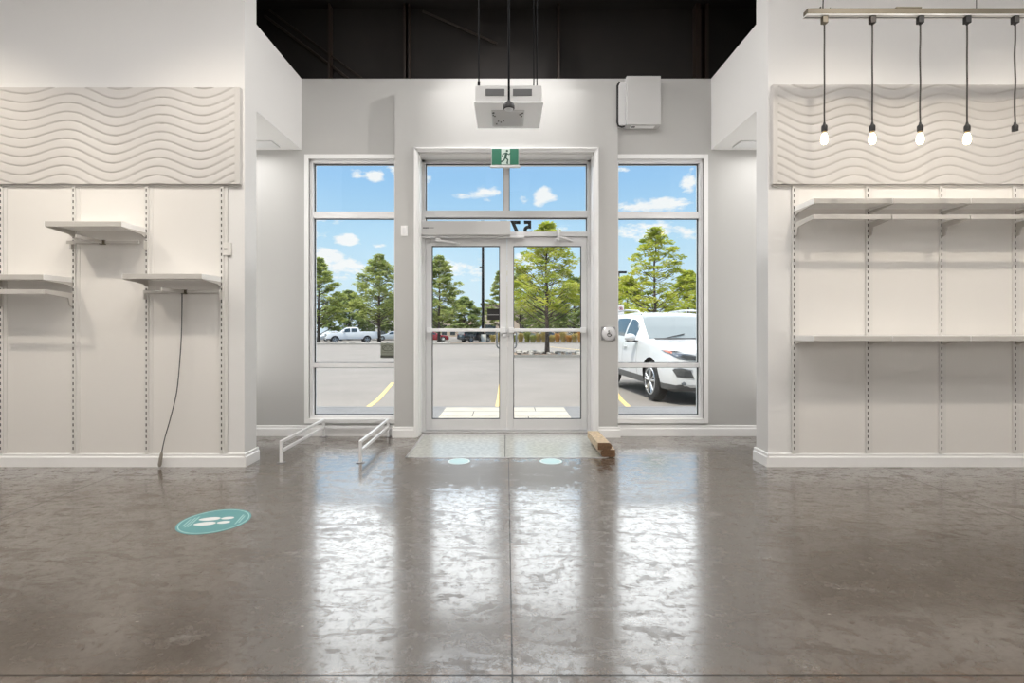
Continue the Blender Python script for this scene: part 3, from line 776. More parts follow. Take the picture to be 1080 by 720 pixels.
def faceout(x0, x1, px_mid, px_tip, py, py_tip, label):
    yr = SW - .035
    zt = Z(py, yr)
    t = thing('wall_rail', label, 'hang rail', ((x0 + x1) / 2, SW, zt - .03), 'wall rails with a straight arm')
    MB().box(X(px_mid[0], yr), X(px_mid[1], yr), yr - .012, yr, zt - .026, zt, .003).build('bar', M['bracket'], t)
    for x in (x0, x1):
        mb = MB(); mb.box(x - .006, x + .006, SW - .045, SW - .012, zt - .075, zt + .0, .002, 0); mb.box(x - .004, x + .004, SW - .016, SW - .004, zt - .09, zt + .01, mi=1)
        mb.build('bracket', [M['bracket'], M['hook']], t)
    xm = X(px_tip[0], yr); tip = P(px_tip[1], py_tip, yr - .28)
    mb = MB(); mb.prism([(-.006, 0), (.006, 0), (.006, -.026), (-.006, -.026)], lambda u, v, w: (xm + u + (tip.x - xm) * w, yr - .012 + (tip.y - yr + .012) * w, zt + v + (tip.z - zt) * w), 0, 1)
    mb.build('straight_arm', M['bracket'], t)
    MB().box(xm - .02, xm + .02, yr - .022, yr + .004, zt - .032, zt + .004, .003).build('clamp', M['bronze'], t)
    return yr, zt
faceout(lx[1], lx[2], (71, 147.5), (109, 80), 253.8, 247, 'wall rail with straight arm under the highest left shelf')
yr, zrl = faceout(lx[2], lx[3], (151.5, 232.5), (195, 170), 306, 303, 'wall rail with straight arm holding the thin hanging cable')
# ---- cable
pts = [(192, 309, yr - .02), (191.6, 345, yr - .022), (190, 375, yr - .024), (186.5, 412, yr - .024), (180, 440, yr - .022), (174, 461, yr - .02), (170.5, 477, yr - .018)]
pts = [P(*p) for p in pts]
from mathutils.geometry import interpolate_bezier
def smooth_pts(pts, k=6):
    out = []
    for i in range(len(pts) - 1):
        p0 = pts[max(i - 1, 0)]; p1 = pts[i]; p2 = pts[i + 1]; p3 = pts[min(i + 2, len(pts) - 1)]
        for j in range(k):
            u = j / k; out.append(.5 * ((2 * p1) + (p2 - p0) * u + (2 * p0 - 5 * p1 + 4 * p2 - p3) * u * u + (3 * p1 - p0 - 3 * p2 + p3) * u ** 3))
    return out + [pts[-1]]
t = thing('power_cable', 'thin grey cable hanging from the left wall rail to the floor', 'cable', pts[-1])
MB().tube(smooth_pts(pts), .0042, 8).build('lead', M['clad'], t, 60)
pe = pts[-1]; pf = Vector((pe.x - .026, pe.y + .012, .012))
MB().tube([pe, pe.lerp(pf, .15), pe.lerp(pf, .85), pf], [.008, .013, .014, .010], 10).build('plug', M['curb'], t, 50, label='pale plug')

# ---- pendant bar
YP = 3.60
t = thing('pendant_bar', 'long bronze lighting bar with white underside at the top right', 'light bar', (3.6, YP + .03, 3.32))
xl_ = X(852, YP); zb_ = Z(14.2, YP); xr_ = 5.6
MB().box(xl_, xr_, YP, YP + .055, zb_, zb_ + .038, .002).build('bar', M['bronze'], t)
MB().box(xl_ - .005, xr_, YP + .003, YP + .056, zb_ - .006, zb_, .0).build('underside', M['trim'], t)
MB().box(xl_, xr_, YP + .036, YP + .042, zb_ - .0075, zb_ - .0055).build('groove', M['clad'], t)
MB().box(xl_ + .62, xl_ + .80, YP - .004, YP + .06, zb_ + .034, zb_ + .046, .002).build('junction', M['bronze'], t)
for px in (871, 878.5, 1034):
    x = X(px, YP)
    mb = MB(); mb.tube([(x, YP + .03, zb_ + .03), (x, YP + .03, ZC - .02)] if px != 878.5 else [(x, YP + .03, zb_ + .03), (x, YP + .03, zb_ + .06)], .003, 6)
    mb.build('suspension_wire', M['cordm'], t)
mb = MB(); mb.tube(smooth_pts([Vector((xl_ + .02, YP + .03, zb_ + .045)), Vector((xl_ + .09, YP + .03, zb_ + .05)), Vector((X(868, YP), YP + .03, zb_ + .065)), Vector((X(871, YP), YP + .03, zb_ + .11)), Vector((X(871, YP) + .01, YP + .03, ZC - .03))]), .004, 6)
mb.build('feed_cord', M['cordm'], t, 60)
YPB = YP + .028
def pendant(px, lit, connector, label, wob):
    x = X(px, YPB); zt = zb_ - .004
    t = thing('pendant_light', label, 'pendant light', (x, YPB, Z(152, YPB)), 'bare pendants on the lighting bar')
    z1 = Z(25, YPB)
    mb = MB(); mb.box(x - .019, x + .019, YPB - .016, YPB + .016, z1, zt, .004); mb.lathe([(.004, -.014), (.012, 0)], (x, YPB, z1), 'Z', 12)
    mb.build('connector', connector, t)
    zs = Z(132, YPB)
    cp = smooth_pts([Vector((x + wob * .006 * math.sin(k * 1.9 + wob), YPB, z1 - .01 + (zs - z1 + .01) * k / 7)) for k in range(8)], 4); cp[-1] = Vector((x, YPB, zs))
    MB().tube(cp, .0052, 8).build('cord', M['cordm'], t, 60)
    zk = Z(138.5, YPB)
    mb = MB(); mb.lathe([(.012, 0), (.019, .002), (.0195, .030), (.018, .040), (.010, .048), (.006, .066)], (x, YPB, zk), 'Z', 20)
    so = mb.build('socket', M['black'], t, 40)
    if lit:
        MB().lathe([(.0125, -.014), (.013, .002)], (x, YPB, zk), 'Z', 16).build('bulb_cap', M['brass'], t, 40)
        zb2 = Z(152.3, YPB)
        MB().lathe([(.004, 0), (.014, .003), (.021, .014), (.0235, .030), (.0225, .048), (.018, .064), (.0125, .078)], (x, YPB, zb2), 'Z', 24).build('bulb', M['bulb'], t, 60)
    else:
        so.rotation_euler = (0, 0, 0)
for i, (px, lit, c, l) in enumerate(((869.5, True, M['bronze'], 'lit bare bulb pendant with bronze connector, first from the left on the bar'), (920, True, M['duct'], 'lit bare bulb pendant, second from the left on the bar'), (970.5, True, M['black'], 'lit bare bulb pendant, third from the left on the bar'), (1020, True, M['black'], 'lit bare bulb pendant, fourth from the left on the bar'), (1070.5, False, M['black'], 'pendant socket with no bulb at the right photo edge'))):
    pendant(px, lit, c, l, (.1, .15, .3, .12, .5)[i])

# ---- low rail frame by the left window
t = thing('rail_frame', 'low white tubular metal rail frame standing under the left window', 'rail frame', (-1.58, 4.9, 0))
ax, bx_, ay, by_ = -1.917, -1.243, 4.365, 5.375
r = .0125
def post(x, y):
    p = MB().box(x - r, x + r, y - r, y + r, .004, .190, .003).build('leg', M['rack'], t)
    mb = MB(); mb.box(x - .032, x + .032, y - .026, y + .026, 0, .005, .001); mb.build('foot_plate', M['rackfoot'], p)
for x in (ax, bx_):
    for y in (ay, by_): post(x, y)
for z in (.178, .100):
    for x in (ax, bx_): MB().box(x - r * .9, x + r * .9, ay + r, by_ - r, z - r, z + r, .003).build('side_rail', M['rack'], t)
    MB().box(ax + r, bx_ - r, by_ - r * .9, by_ + r * .9, z - r, z + r, .003).build('rear_rail', M['rack'], t)

# ---- entry mat
t = thing('entry_mat', 'pale grey recessed entrance mat with thin metal border before the doors', 'mat', (0, 5.0, 0))
ma0, ma1, my0, my1 = -.895, .905, 4.515, 5.46
MB().box(ma0 + .02, ma1 - .02, my0 + .02, my1 - .02, 0, .004).build('infill', M['mat'], t)
mb = MB(); rect_frame_ = [(ma0, ma1, my0, my0 + .015), (ma0, ma1, my1 - .015, my1), (ma0, ma0 + .022, my0, my1), (ma1 - .022, ma1, my0, my1)]
for a, b, c, d in rect_frame_: mb.box(a, b, c, d, 0, .006, .0015)
mb.build('border', M['chrome'], t)
MB().box(-.016, -.008, my0 + .015, my1 - .015, .002, .005).build('middle_joint', M['clad'], t)

# ---- wooden tread offcuts
def plank(x0, z0, y0, y1, wd, h, nose, yaw, label):
    t = thing('wood_plank', label, 'plank', (x0 + wd / 2, y0, z0), 'bullnosed tread offcuts')
    n = 8; r_ = h / 2
    pr = []
    if nose > 0:
        pr = [(0, 0)] + [(wd - r_ + r_ * math.sin(PI * i / n), r_ - r_ * math.cos(PI * i / n)) for i in range(n + 1)] + [(0, h)]
    else:
        pr = [(wd, 0), (wd, h)] + [(r_ - r_ * math.sin(PI * i / n), r_ + r_ * math.cos(PI * i / n)) for i in range(n + 1)]
    def fn(u, v, w):
        return (x0 + u + (w - y0) * math.tan(yaw), w, z0 + v)
    MB().prism(pr, fn, y0 + .002, y1).build('plank_body', M['wood'], t, 40)
    MB().prism(pr, fn, y0, y0 + .0018).build('end_grain', M['woodend'], t)
plank(.835, .006, 4.53, 5.05, .128, .064, -1, -.02, 'lower bullnosed wooden plank on the floor right of the mat')
plank(.808, .0705, 4.52, 5.03, .125, .062, 1, -.02, 'upper bullnosed wooden plank lying on another by the mat')

# ---- floor stickers
def disc(cx, cy, r0, r1, z0, z1, n=64, sx=1.0):
    mb = MB(); vs = []; fs = []
    if r0 == 0:
        mb.lathe([(r1, z0), (r1, z1)], (cx, cy, 0), 'Z', n); return mb
    for (r, z) in ((r0, z0), (r1, z0), (r1, z1), (r0, z1)):
        for k in range(n): a = 2 * PI * k / n; vs.append((cx + r * math.cos(a), cy + r * math.sin(a), z))
    for i in range(4):
        for k in range(n): fs.append((i * n + k, i * n + (k + 1) % n, ((i + 1) % 4) * n + (k + 1) % n, ((i + 1) % 4) * n + k))
    return mb.add(vs, fs)
cx_, cy_ = X(226, 3.06), 3.062; R_ = .198
t = thing('floor_sticker', 'large teal round floor sticker with white shoe prints, on bare concrete at left', 'floor sticker', (cx_, cy_, 0), 'social distancing floor stickers')
disc(cx_, cy_, 0, R_, 0, .0012).build('vinyl_disc', M['teal'], t)
disc(cx_, cy_, R_ - .016, R_ - .010, .0012, .0018).build('ring', M['teall'], t)
def oval(mb, c, a, b, rot, z0, z1, n=24, egg=0.0):
    pts = []
    for k in range(n):
        th = 2 * PI * k / n; u = a * math.cos(th); v = b * math.sin(th) * (1 + egg * math.cos(th))
        pts.append((c[0] + u * math.cos(rot) - v * math.sin(rot), c[1] + u * math.sin(rot) + v * math.cos(rot)))
    mb.prism(pts, lambda u, v, w: (u, v, w), z0, z1)
ang = .18
def loc2(u, v): return (cx_ + u * math.cos(ang) - v * math.sin(ang), cy_ + u * math.sin(ang) + v * math.cos(ang))
for v0 in (.038, -.038):
    mb = MB(); oval(mb, loc2(-.040, v0), .060, .027, ang, .0012, .002, egg=.15); oval(mb, loc2(.062, v0 * .9), .036, .021, ang, .0012, .002)
    mb.build('shoe_print', M['sticker'], t)
rr = random.Random(3)
for side, us in ((-1, (-.150, -.132, -.116)), (1, (.138, .152))):
    mb = MB()
    for u in us:
        v = -.075 + (.02 if abs(u) > .14 else 0)
        while v < .075 - (.02 if abs(u) > .14 else 0):
            l = rr.uniform(.008, .02)
            a_ = [loc2(u - .004, v), loc2(u + .004, v), loc2(u + .004, v + l), loc2(u - .004, v + l)]
            mb.prism(a_, lambda p, q, w: (p, q, w), .0012, .0018); v += l + .004
    mb.build('small_print', M['teall'], t)
for px, l in ((484, 'small pale teal floor sticker at the front edge of the mat, left one'), (581, 'small pale teal floor sticker at the front edge of the mat, right one')):
    yy = 1.17 * F / (486.3 - HY); xx = X(px, yy)
    t = thing('floor_sticker', l, 'floor sticker', (xx, yy, 0), 'social distancing floor stickers')
    disc(xx, yy, 0, .098, 0, .0012).build('vinyl_disc', M['tealpale'], t)
    disc(xx, yy, .084, .089, .0012, .0017).build('ring', M['sticker'], t)

# ================================================================== OUTSIDE
YC = 7.52
def G(Y):
    if Y < 7.55: return -.19
    if Y < 10.5: return -.19 - .17 * (Y - 7.55) / 2.95
    return -.36 - .0113 * (Y - 10.5)
mb = MB(); ys = [7.4, 7.55, 8.5, 9.5, 10.5, 13, 20, 40, 80, 140, 230]; n = 40
vs = [(x, y, G(y)) for y in ys for x in (-160, 160)] + [(x, y, G(y) - .3) for y in ys for x in (-160, 160)]
k = len(ys) * 2
fs = [(2 * i, 2 * i + 1, 2 * i + 3, 2 * i + 2) for i in range(len(ys) - 1)] + [(k + 2 * i + 2, k + 2 * i + 3, k + 2 * i + 1, k + 2 * i) for i in range(len(ys) - 1)]
fs += [(0, k, k + 1, 1)] + [(k - 2, k - 1, 2 * k - 1, 2 * k - 2)] + [(2 * i, 2 * i + 2, k + 2 * i + 2, k + 2 * i) for i in range(len(ys) - 1)] + [(2 * i + 1, k + 2 * i + 1, k + 2 * i + 3, 2 * i + 3) for i in range(len(ys) - 1)]
mb.add(vs, fs); S('outside_ground', mb, M['asphalt'])
S('sidewalk', MB().box(-40, 40, YO, YC - .12, -.3, -.02), M['walk'])
S('curb', MB().box(-40, 40, YC - .115, YC, -.3, -.018, .012), M['walk'])
mb = MB(); mb.box(-.87, .83, YO + .01, YC - .125, -.03, -.013)
S('entrance_paving', mb, M['slab'])
mb = MB()
for y in (6.25, 6.65, 7.05): mb.box(-.87, .83, y, y + .012, -.0135, -.0122)
for x, a, b in ((-.3, 5.9, 6.25), (.28, 6.25, 6.65), (-.45, 6.65, 7.05), (.4, 7.05, 7.39), (-.1, 7.05, 7.39)): mb.box(x, x + .01, a, b, -.0135, -.0122)
S('paving_joints', mb, M['crack'])
def ground_strip(name, p0, p1, w, m, h=.006, kind='structure'):
    """painted line on the sloping lot between two (x, y) points"""
    mb = MB(); N_ = 8; d = Vector((p1[0] - p0[0], p1[1] - p0[1])); nrm = Vector((-d.y, d.x)).normalized() * w / 2
    vs = []; fs = []
    for i in range(N_ + 1):
        x = p0[0] + d.x * i / N_; y = p0[1] + d.y * i / N_
        for s in (1, -1):
            for z in (h, -.01): vs.append((x + nrm.x * s, y + nrm.y * s, G(y + nrm.y * s) + z))
    for i in range(N_):
        b = i * 4
        fs += [(b, b + 4, b + 6, b + 2), (b + 1, b + 3, b + 7, b + 5), (b, b + 1, b + 5, b + 4), (b + 2, b + 6, b + 7, b + 3)]
    fs += [(0, 2, 3, 1), (N_ * 4, N_ * 4 + 1, N_ * 4 + 3, N_ * 4 + 2)]
    mb.add(vs, fs); o = mb.build(name, m); o['kind'] = kind; return o
ground_strip('road_marking', (-2.27, 7.75), (-3.10, 14.0), .095, M['yellow'])
ground_strip('road_marking', (1.99, 7.7), (2.76, 13.6), .095, M['yellow'])
ground_strip('road_marking', (-.15, 7.7), (-.15, 13.6), .095, M['yellow'])
ground_strip('road_marking', (6.0, 36.0), (3.6, 48.0), .15, M['yellow'])
ground_strip('road_marking', (-5.6, 8.0), (-6.2, 14.0), .12, M['yellow'])

# ---- planted islands
def island(name, x0, x1, y0, y1, m_top, h=.14):
    mb = MB(); g0, g1 = G(y0), G(y1)
    def slab(x0, x1, y0, y1, h, mi):
        a, b = G(y0), G(y1)
        vs = [(x0, y0, a - .05), (x1, y0, a - .05), (x1, y1, b - .05), (x0, y1, b - .05), (x0, y0, a + h), (x1, y0, a + h), (x1, y1, b + h), (x0, y1, b + h)]
        mb.add(vs, [(0, 3, 2, 1), (4, 5, 6, 7), (0, 1, 5, 4), (1, 2, 6, 5), (2, 3, 7, 6), (3, 0, 4, 7)], mi)
    slab(x0, x1, y0, y0 + .2, h, 0); slab(x0, x1, y1 - .2, y1, h, 0); slab(x0, x0 + .2, y0 + .2, y1 - .2, h, 0); slab(x1 - .2, x1, y0 + .2, y1 - .2, h, 0)
    slab(x0 + .2, x1 - .2, y0 + .2, y1 - .2, h - .03, 1)
    return S(name, mb, [M['curb'], m_top])
island('curb_island', .25, 4.6, 27.6, 31.2, M['mulch'])
island('curb_verge', -25.0, -.2, 53.5, 57.6, M['mulch'])
island('curb_bed', -.1, 26, 58, 64, M['mulch'])
# rocks on the near island
def rock_mesh(r, seed):
    bm = bmesh.new(); bmesh.ops.create_icosphere(bm, subdivisions=1, radius=r); q = random.Random(seed)
    for v in bm.verts:
        v.co *= q.uniform(.75, 1.2); v.co.z *= .62
    mb = MB(); mb.bm(bm); return mb
protos = []; spots_ = []
rk = random.Random(5)
for i in range(90):
    rr_ = rk.uniform(.12, .24); x = rk.uniform(.65, 4.3); y = rk.uniform(27.95, 30.6)
    if abs(x - X(577, 29.2)) < .32 and abs(y - 29.2) < .32: continue
    if any(math.hypot(x - a, y - b) < rr_ * 1.25 + c * 1.25 for a, b, c in spots_): continue
    spots_.append((x, y, rr_))
    if len(protos) < 4:
        o = rock_mesh(1.0, i).build('landscape_rock', M['rock'], None, 40); tag(o, 'pale landscaping rock on the tree island beyond the right door', 'rock', 'rocks on the tree island'); protos.append(o)
    else:
        o = protos[i % 4].copy(); COL.objects.link(o)
    o.location = (x, y, G(y) + .11 + rr_ * .35); o.scale = (rr_, rr_, rr_); o.rotation_euler = (0, 0, rk.uniform(0, 6))
vs_mb = MB()
for i in range(260):
    rr_ = rk.uniform(.10, .26); x = rk.uniform(-24, -6.0); y = rk.uniform(53.8, 56.8)
    bm = bmesh.new(); bmesh.ops.create_icosphere(bm, subdivisions=1, radius=rr_)
    for v in bm.verts: v.co = Vector((v.co.x * rk.uniform(.8, 1.2) + x, v.co.y * rk.uniform(.8, 1.2) + y, v.co.z * .55 + G(y) + .14))
    vs_mb.bm(bm)
o = vs_mb.build('landscape_gravel', M['rock'], None, 40); tag(o, 'strip of pale stones along the verge in front of the pickup truck', 'gravel', kind='stuff')

# ---- trees
def tree(label, px, Y, top_py, crown_w, mleaf, seed, cb=.30, trunk_r=.11, n_cl=60, per=60, leaf=.22, name='deciduous_tree', group='parking lot trees', flat=.42, shape=1.0, dx=0.0):
    q = random.Random(seed); x = X(px, Y) + dx; g = G(Y) + .05
    H = Z(top_py, Y) - g; R = crown_w / 2
    t = thing(name, label, 'tree', (x, Y, g), group)
    mb = MB(); trunk = []
    for i in range(9):
        f = i / 8; trunk.append(Vector((x + q.uniform(-1, 1) * .04 * H * f * .4, Y + q.uniform(-1, 1) * .04 * H * f * .4, g + H * .92 * f)))
    mb.tube(trunk, [trunk_r * (1.25 if i == 0 else 1) * (1 - .9 * i / 8) + .012 for i in range(9)], 8)
    def tp(z):
        f = max(0, min(.999, (z - g) / (H * .92))) * 8; i = int(f); return trunk[i].lerp(trunk[i + 1], f - i)
    vs = []; fs = []
    for c in range(n_cl):
        f = cb + (1 - cb) * ((c + q.random()) / n_cl) ** .9
        u = (f - cb) / (1 - cb)
        prof = (math.sin(PI * min(1, u * .82 + .18)) ** .7) * (1.05 - .55 * u) * shape
        a = c * 2.4 + q.uniform(-.5, .5); rad = R * prof * q.uniform(.45, 1.0)
        if u > .93: rad *= .4
        zc = g + H * f * .97
        e = Vector((x + rad * math.cos(a), Y + rad * math.sin(a), zc))
        b0 = tp(zc - rad * q.uniform(.35, .65) - .1)
        mid = b0.lerp(e, .5) + Vector((0, 0, -.06 * rad))
        mb.tube([b0, mid, e], [trunk_r * .30 * (1.1 - u), trunk_r * .17 * (1.1 - u) + .006, .006], 5, cap=False)
        cr_ = R * q.uniform(.15, .27) * (1.0 - .30 * u)
        for k in range(per):
            while True:
                d = Vector((q.uniform(-1, 1), q.uniform(-1, 1), q.uniform(-1, 1)))
                if d.length < 1: break
            p = e + Vector((d.x * cr_, d.y * cr_, d.z * cr_ * flat - abs(d.x * d.y) * .1 * cr_))
            l = leaf * q.uniform(.6, 1.25); th = q.uniform(0, 2 * PI)
            aa = Vector((math.cos(th), math.sin(th), q.uniform(-.5, .5))).normalized() * l
            bb = Vector((-math.sin(th), math.cos(th), q.uniform(-.7, .7))).normalized() * l * .5
            bs = len(vs); vs += [p - aa, p + bb * .9 , p + aa, p - bb]; fs.append((bs, bs + 1, bs + 2, bs + 3))
    mb.build('trunk', M['bark'], t, 60)
    me = MB(); me.add(vs, fs)
    off = origin(t); m_ = bpy.data.meshes.new('foliage'); m_.from_pydata([tuple(v - off) for v in vs], [], fs); m_.materials.append(mleaf)
    o = bpy.data.objects.new('foliage', m_); COL.objects.link(o); o.parent = t
    return t
tree('yellow green tree with dark trunk on the rock island, seen through the right door', 577, 29.2, 232, 5.6, M['leafY'], 11, cb=.34, trunk_r=.115, n_cl=100, per=90, leaf=.13)
tree('bright yellow green tree behind the white SUV, right window', 691, 29.5, 237, 5.4, M['leafY'], 23, cb=.26, trunk_r=.10, n_cl=80, per=70, leaf=.13, flat=.30)
tree('green tree right of the pickup truck, left window', 400, 63.0, 266, 8.4, M['leafG'], 31, cb=.26, trunk_r=.20, n_cl=110, per=70, leaf=.24)
tree('green tree at the left edge of the left window', 336, 63.5, 270, 8.0, M['leafG'], 37, cb=.24, trunk_r=.20, n_cl=100, per=70, leaf=.24)
tree('green tree with a pointed top left of the lamp pole, left door', 463, 63.0, 268, 7.4, M['leafG'], 41, cb=.24, trunk_r=.17, n_cl=100, per=70, leaf=.25)
tree('low broad green tree beside the lamp pole, left door', 490, 78.0, 312, 7.5, M['leafD'], 43, cb=.18, trunk_r=.18, n_cl=80, per=70, leaf=.3)
tree('green tree behind the meeting edge of the two doors', 549, 66.5, 282, 6.8, M['leafG'], 47, cb=.24, trunk_r=.17, n_cl=90, per=70, leaf=.24)
tree('deep green tree behind the island tree, right part of the right door', 606, 72.0, 292, 9.0, M['leafD'], 53, cb=.2, trunk_r=.2, n_cl=100, per=70, leaf=.3)
tree('deep green tree behind the pickup truck, left window', 368, 82.0, 306, 10.5, M['leafD'], 59, cb=.16, trunk_r=.2, n_cl=100, per=70, leaf=.34)
tree('deep green tree behind the right tree of the left window', 418, 84.0, 310, 10.5, M['leafD'], 61, cb=.18, trunk_r=.2, n_cl=90, per=70, leaf=.34)
tree('yellow green tree low at the left of the right window', 662, 47.0, 290, 6.6, M['leafY'], 67, cb=.2, trunk_r=.13, n_cl=80, per=70, leaf=.22)
tree('yellow green tree low at the right of the right window', 726, 50.0, 284, 7.6, M['leafY'], 71, cb=.2, trunk_r=.13, n_cl=80, per=70, leaf=.22)
tree('green tree just right of the lamp pole, left door', 527, 76.0, 284, 5.2, M['leafG'], 79, cb=.2, trunk_r=.14, n_cl=70, per=60, leaf=.26)
tree('deep green tree behind the middle of the right door', 575, 86.0, 306, 10.0, M['leafD'], 73, cb=.18, trunk_r=.2, n_cl=90, per=60, leaf=.34)
tree('deep green tree behind the pointed green tree, left door', 450, 90.0, 308, 11.0, M['leafD'], 77, cb=.18, trunk_r=.2, n_cl=90, per=60, leaf=.36)

# ---- ornamental grass clumps
def clump(px, Y, h, m, label, seed):
    q = random.Random(seed); x = X(px, Y); g = G(Y) + .1; vs = []; fs = []
    for k in range(220):
        a = q.uniform(0, 2 * PI); r0 = q.uniform(0, .25); lean = q.uniform(.05, .46); hh = h * q.uniform(.6, 1.0)
        b = Vector((x + r0 * math.cos(a), Y + r0 * math.sin(a), g)); c = b + Vector((math.cos(a) * lean * .5, math.sin(a) * lean * .5, hh * .75)); d = b + Vector((math.cos(a) * lean, math.sin(a) * lean, hh * (1 - .25 * lean)))
        w_ = Vector((-math.sin(a), math.cos(a), 0)) * .035
        s_ = len(vs); vs += [b - w_, b + w_, c + w_, c - w_, d]; fs += [(s_, s_ + 1, s_ + 2, s_ + 3), (s_ + 3, s_ + 2, s_ + 4)]
    me = MB(); me.add(vs, fs); o = me.build('grass_clump', m); at_base(o); tag(o, label, 'ornamental grass', 'grass clumps in the far bed')
gl_ = [(543, 'grassG'), (549, 'grassT'), (556, 'grassG'), (562, 'grassG'), (568, 'grassT'), (574, 'grassT'), (582, 'grassT'), (588, 'grassO'), (594, 'grassT'), (600, 'grassO'), (606, 'grassT'), (612, 'grassO'), (520, 'grassT'), (526, 'grassT')]
for i, (px, mk) in enumerate(gl_):
    col_ = {'grassG': 'olive green', 'grassT': 'tan', 'grassO': 'orange'}[mk]
    clump(px, 59.6 + (i * 37 % 10) * .25, 1.0 + .25 * (i % 3), M[mk], col_ + ' ornamental grass clump in the far planting bed', 100 + i)

# ---- lamp pole, sign posts
t = thing('street_lamp', 'tall dark lamp pole on a pale concrete base, seen through the left door', 'lamp pole', (X(509.3, 66), 66, G(66)))
x = X(509.3, 66); g = G(66)
MB().lathe([(.36, 0), (.36, .95), (.33, 1.0)], (X(510, 65.9), 66, g), 'Z', 20).build('concrete_base', M['buildw'], t, 40)
MB().tube([(x, 66, g + .98), (x, 66, Z(243, 66))], [.20, .14], 10).build('pole', M['pole'], t, 40)
mb = MB(); zt_ = Z(243, 66); mb.box(x - 1.2, x + 1.2, 65.95, 66.05, zt_, zt_ + .10); mb.box(x - 1.6, x - .8, 65.75, 66.25, zt_ + .05, zt_ + .2, .03); mb.box(x + .8, x + 1.6, 65.75, 66.25, zt_ + .05, zt_ + .2, .03)
mb.build('lamp_head', M['pole'], t)
MB().box(x - .45, x - .1, 65.95, 66.05, Z(282, 66), Z(281, 66)).build('bracket', M['pole'], t)
t = thing('street_lamp', 'dark lamp pole at the left edge of the right window', 'lamp pole', (X(652.5, 60), 60, G(60)))
x = X(652.5, 60); g = G(60)
MB().tube([(x, 60, g), (x, 60, Z(288, 60))], [.14, .11], 10).build('pole', M['pole'], t, 40)
MB().box(x - .15, x + .9, 59.8, 60.2, Z(288, 60), Z(286, 60), .03).build('lamp_head', M['pole'], t)
t = thing('road_sign', 'small white parking sign with a red ring on a post behind the white SUV', 'road sign', (X(654.5, 16), 16, G(16)))
x = X(654.5, 16); g = G(16)
MB().tube([(x, 16, g), (x, 16, Z(320, 16))], .025, 8).build('post', M['clad'], t, 40)
MB().box(x - .095, x + .095, 15.96, 15.975, Z(333, 16), Z(321, 16), .004).build('plate', M['sticker'], t)
mb = MB(); rg = [(x + .055 * math.cos(a), 15.957, Z(325.4, 16) + .055 * math.sin(a)) for a in [2 * PI * i / 24 for i in range(25)]]; mb.tube(rg, .007, 6); mb.tube([(x - .038, 15.957, Z(325.4, 16) + .038), (x + .038, 15.957, Z(325.4, 16) - .038)], .006, 6)
mb.build('red_ring', M['red'], t)
MB().box(x - .022, x + .022, 15.954, 15.960, Z(325.4, 16) - .03, Z(325.4, 16) + .03).build('letter_block', M['black'], t)

# ---- far buildings
def building(label, px0, px1, Y, top_py, m, depth=14, cornice=True, nw=5):
    x0, x1 = X(px0, Y), X(px1, Y); g = G(Y) - .05; zt = Z(top_py, Y)
    t = thing('commercial_building', label, 'building', ((x0 + x1) / 2, Y + depth / 2, g), 'far shop buildings')
    MB().box(x0, x1, Y, Y + depth, g, zt).build('walls', m, t)
    if cornice: MB().box(x0 - .3, x1 + .3, Y - .3, Y + depth + .3, zt, zt + .55, .05).build('cornice', M['roofd'], t)
    w_ = (x1 - x0) / nw
    for i in range(nw):
        fr_ = MB().box(x0 + w_ * (i + .2), x0 + w_ * (i + .8), Y - .05, Y + .05, g + .5, g + 3.0).build('shop_window', M['carglass'], t)
building('beige building with a dark cornice behind the doors', 508, 600, 120, 322, M['building'])
building('pale building behind the left window trees', 385, 452, 125, 335, M['buildw'], cornice=False)
building('beige building behind the cars, left door', 455, 500, 128, 338, M['building'], cornice=False)
building('pale building behind the right window', 600, 760, 130, 332, M['buildw'])

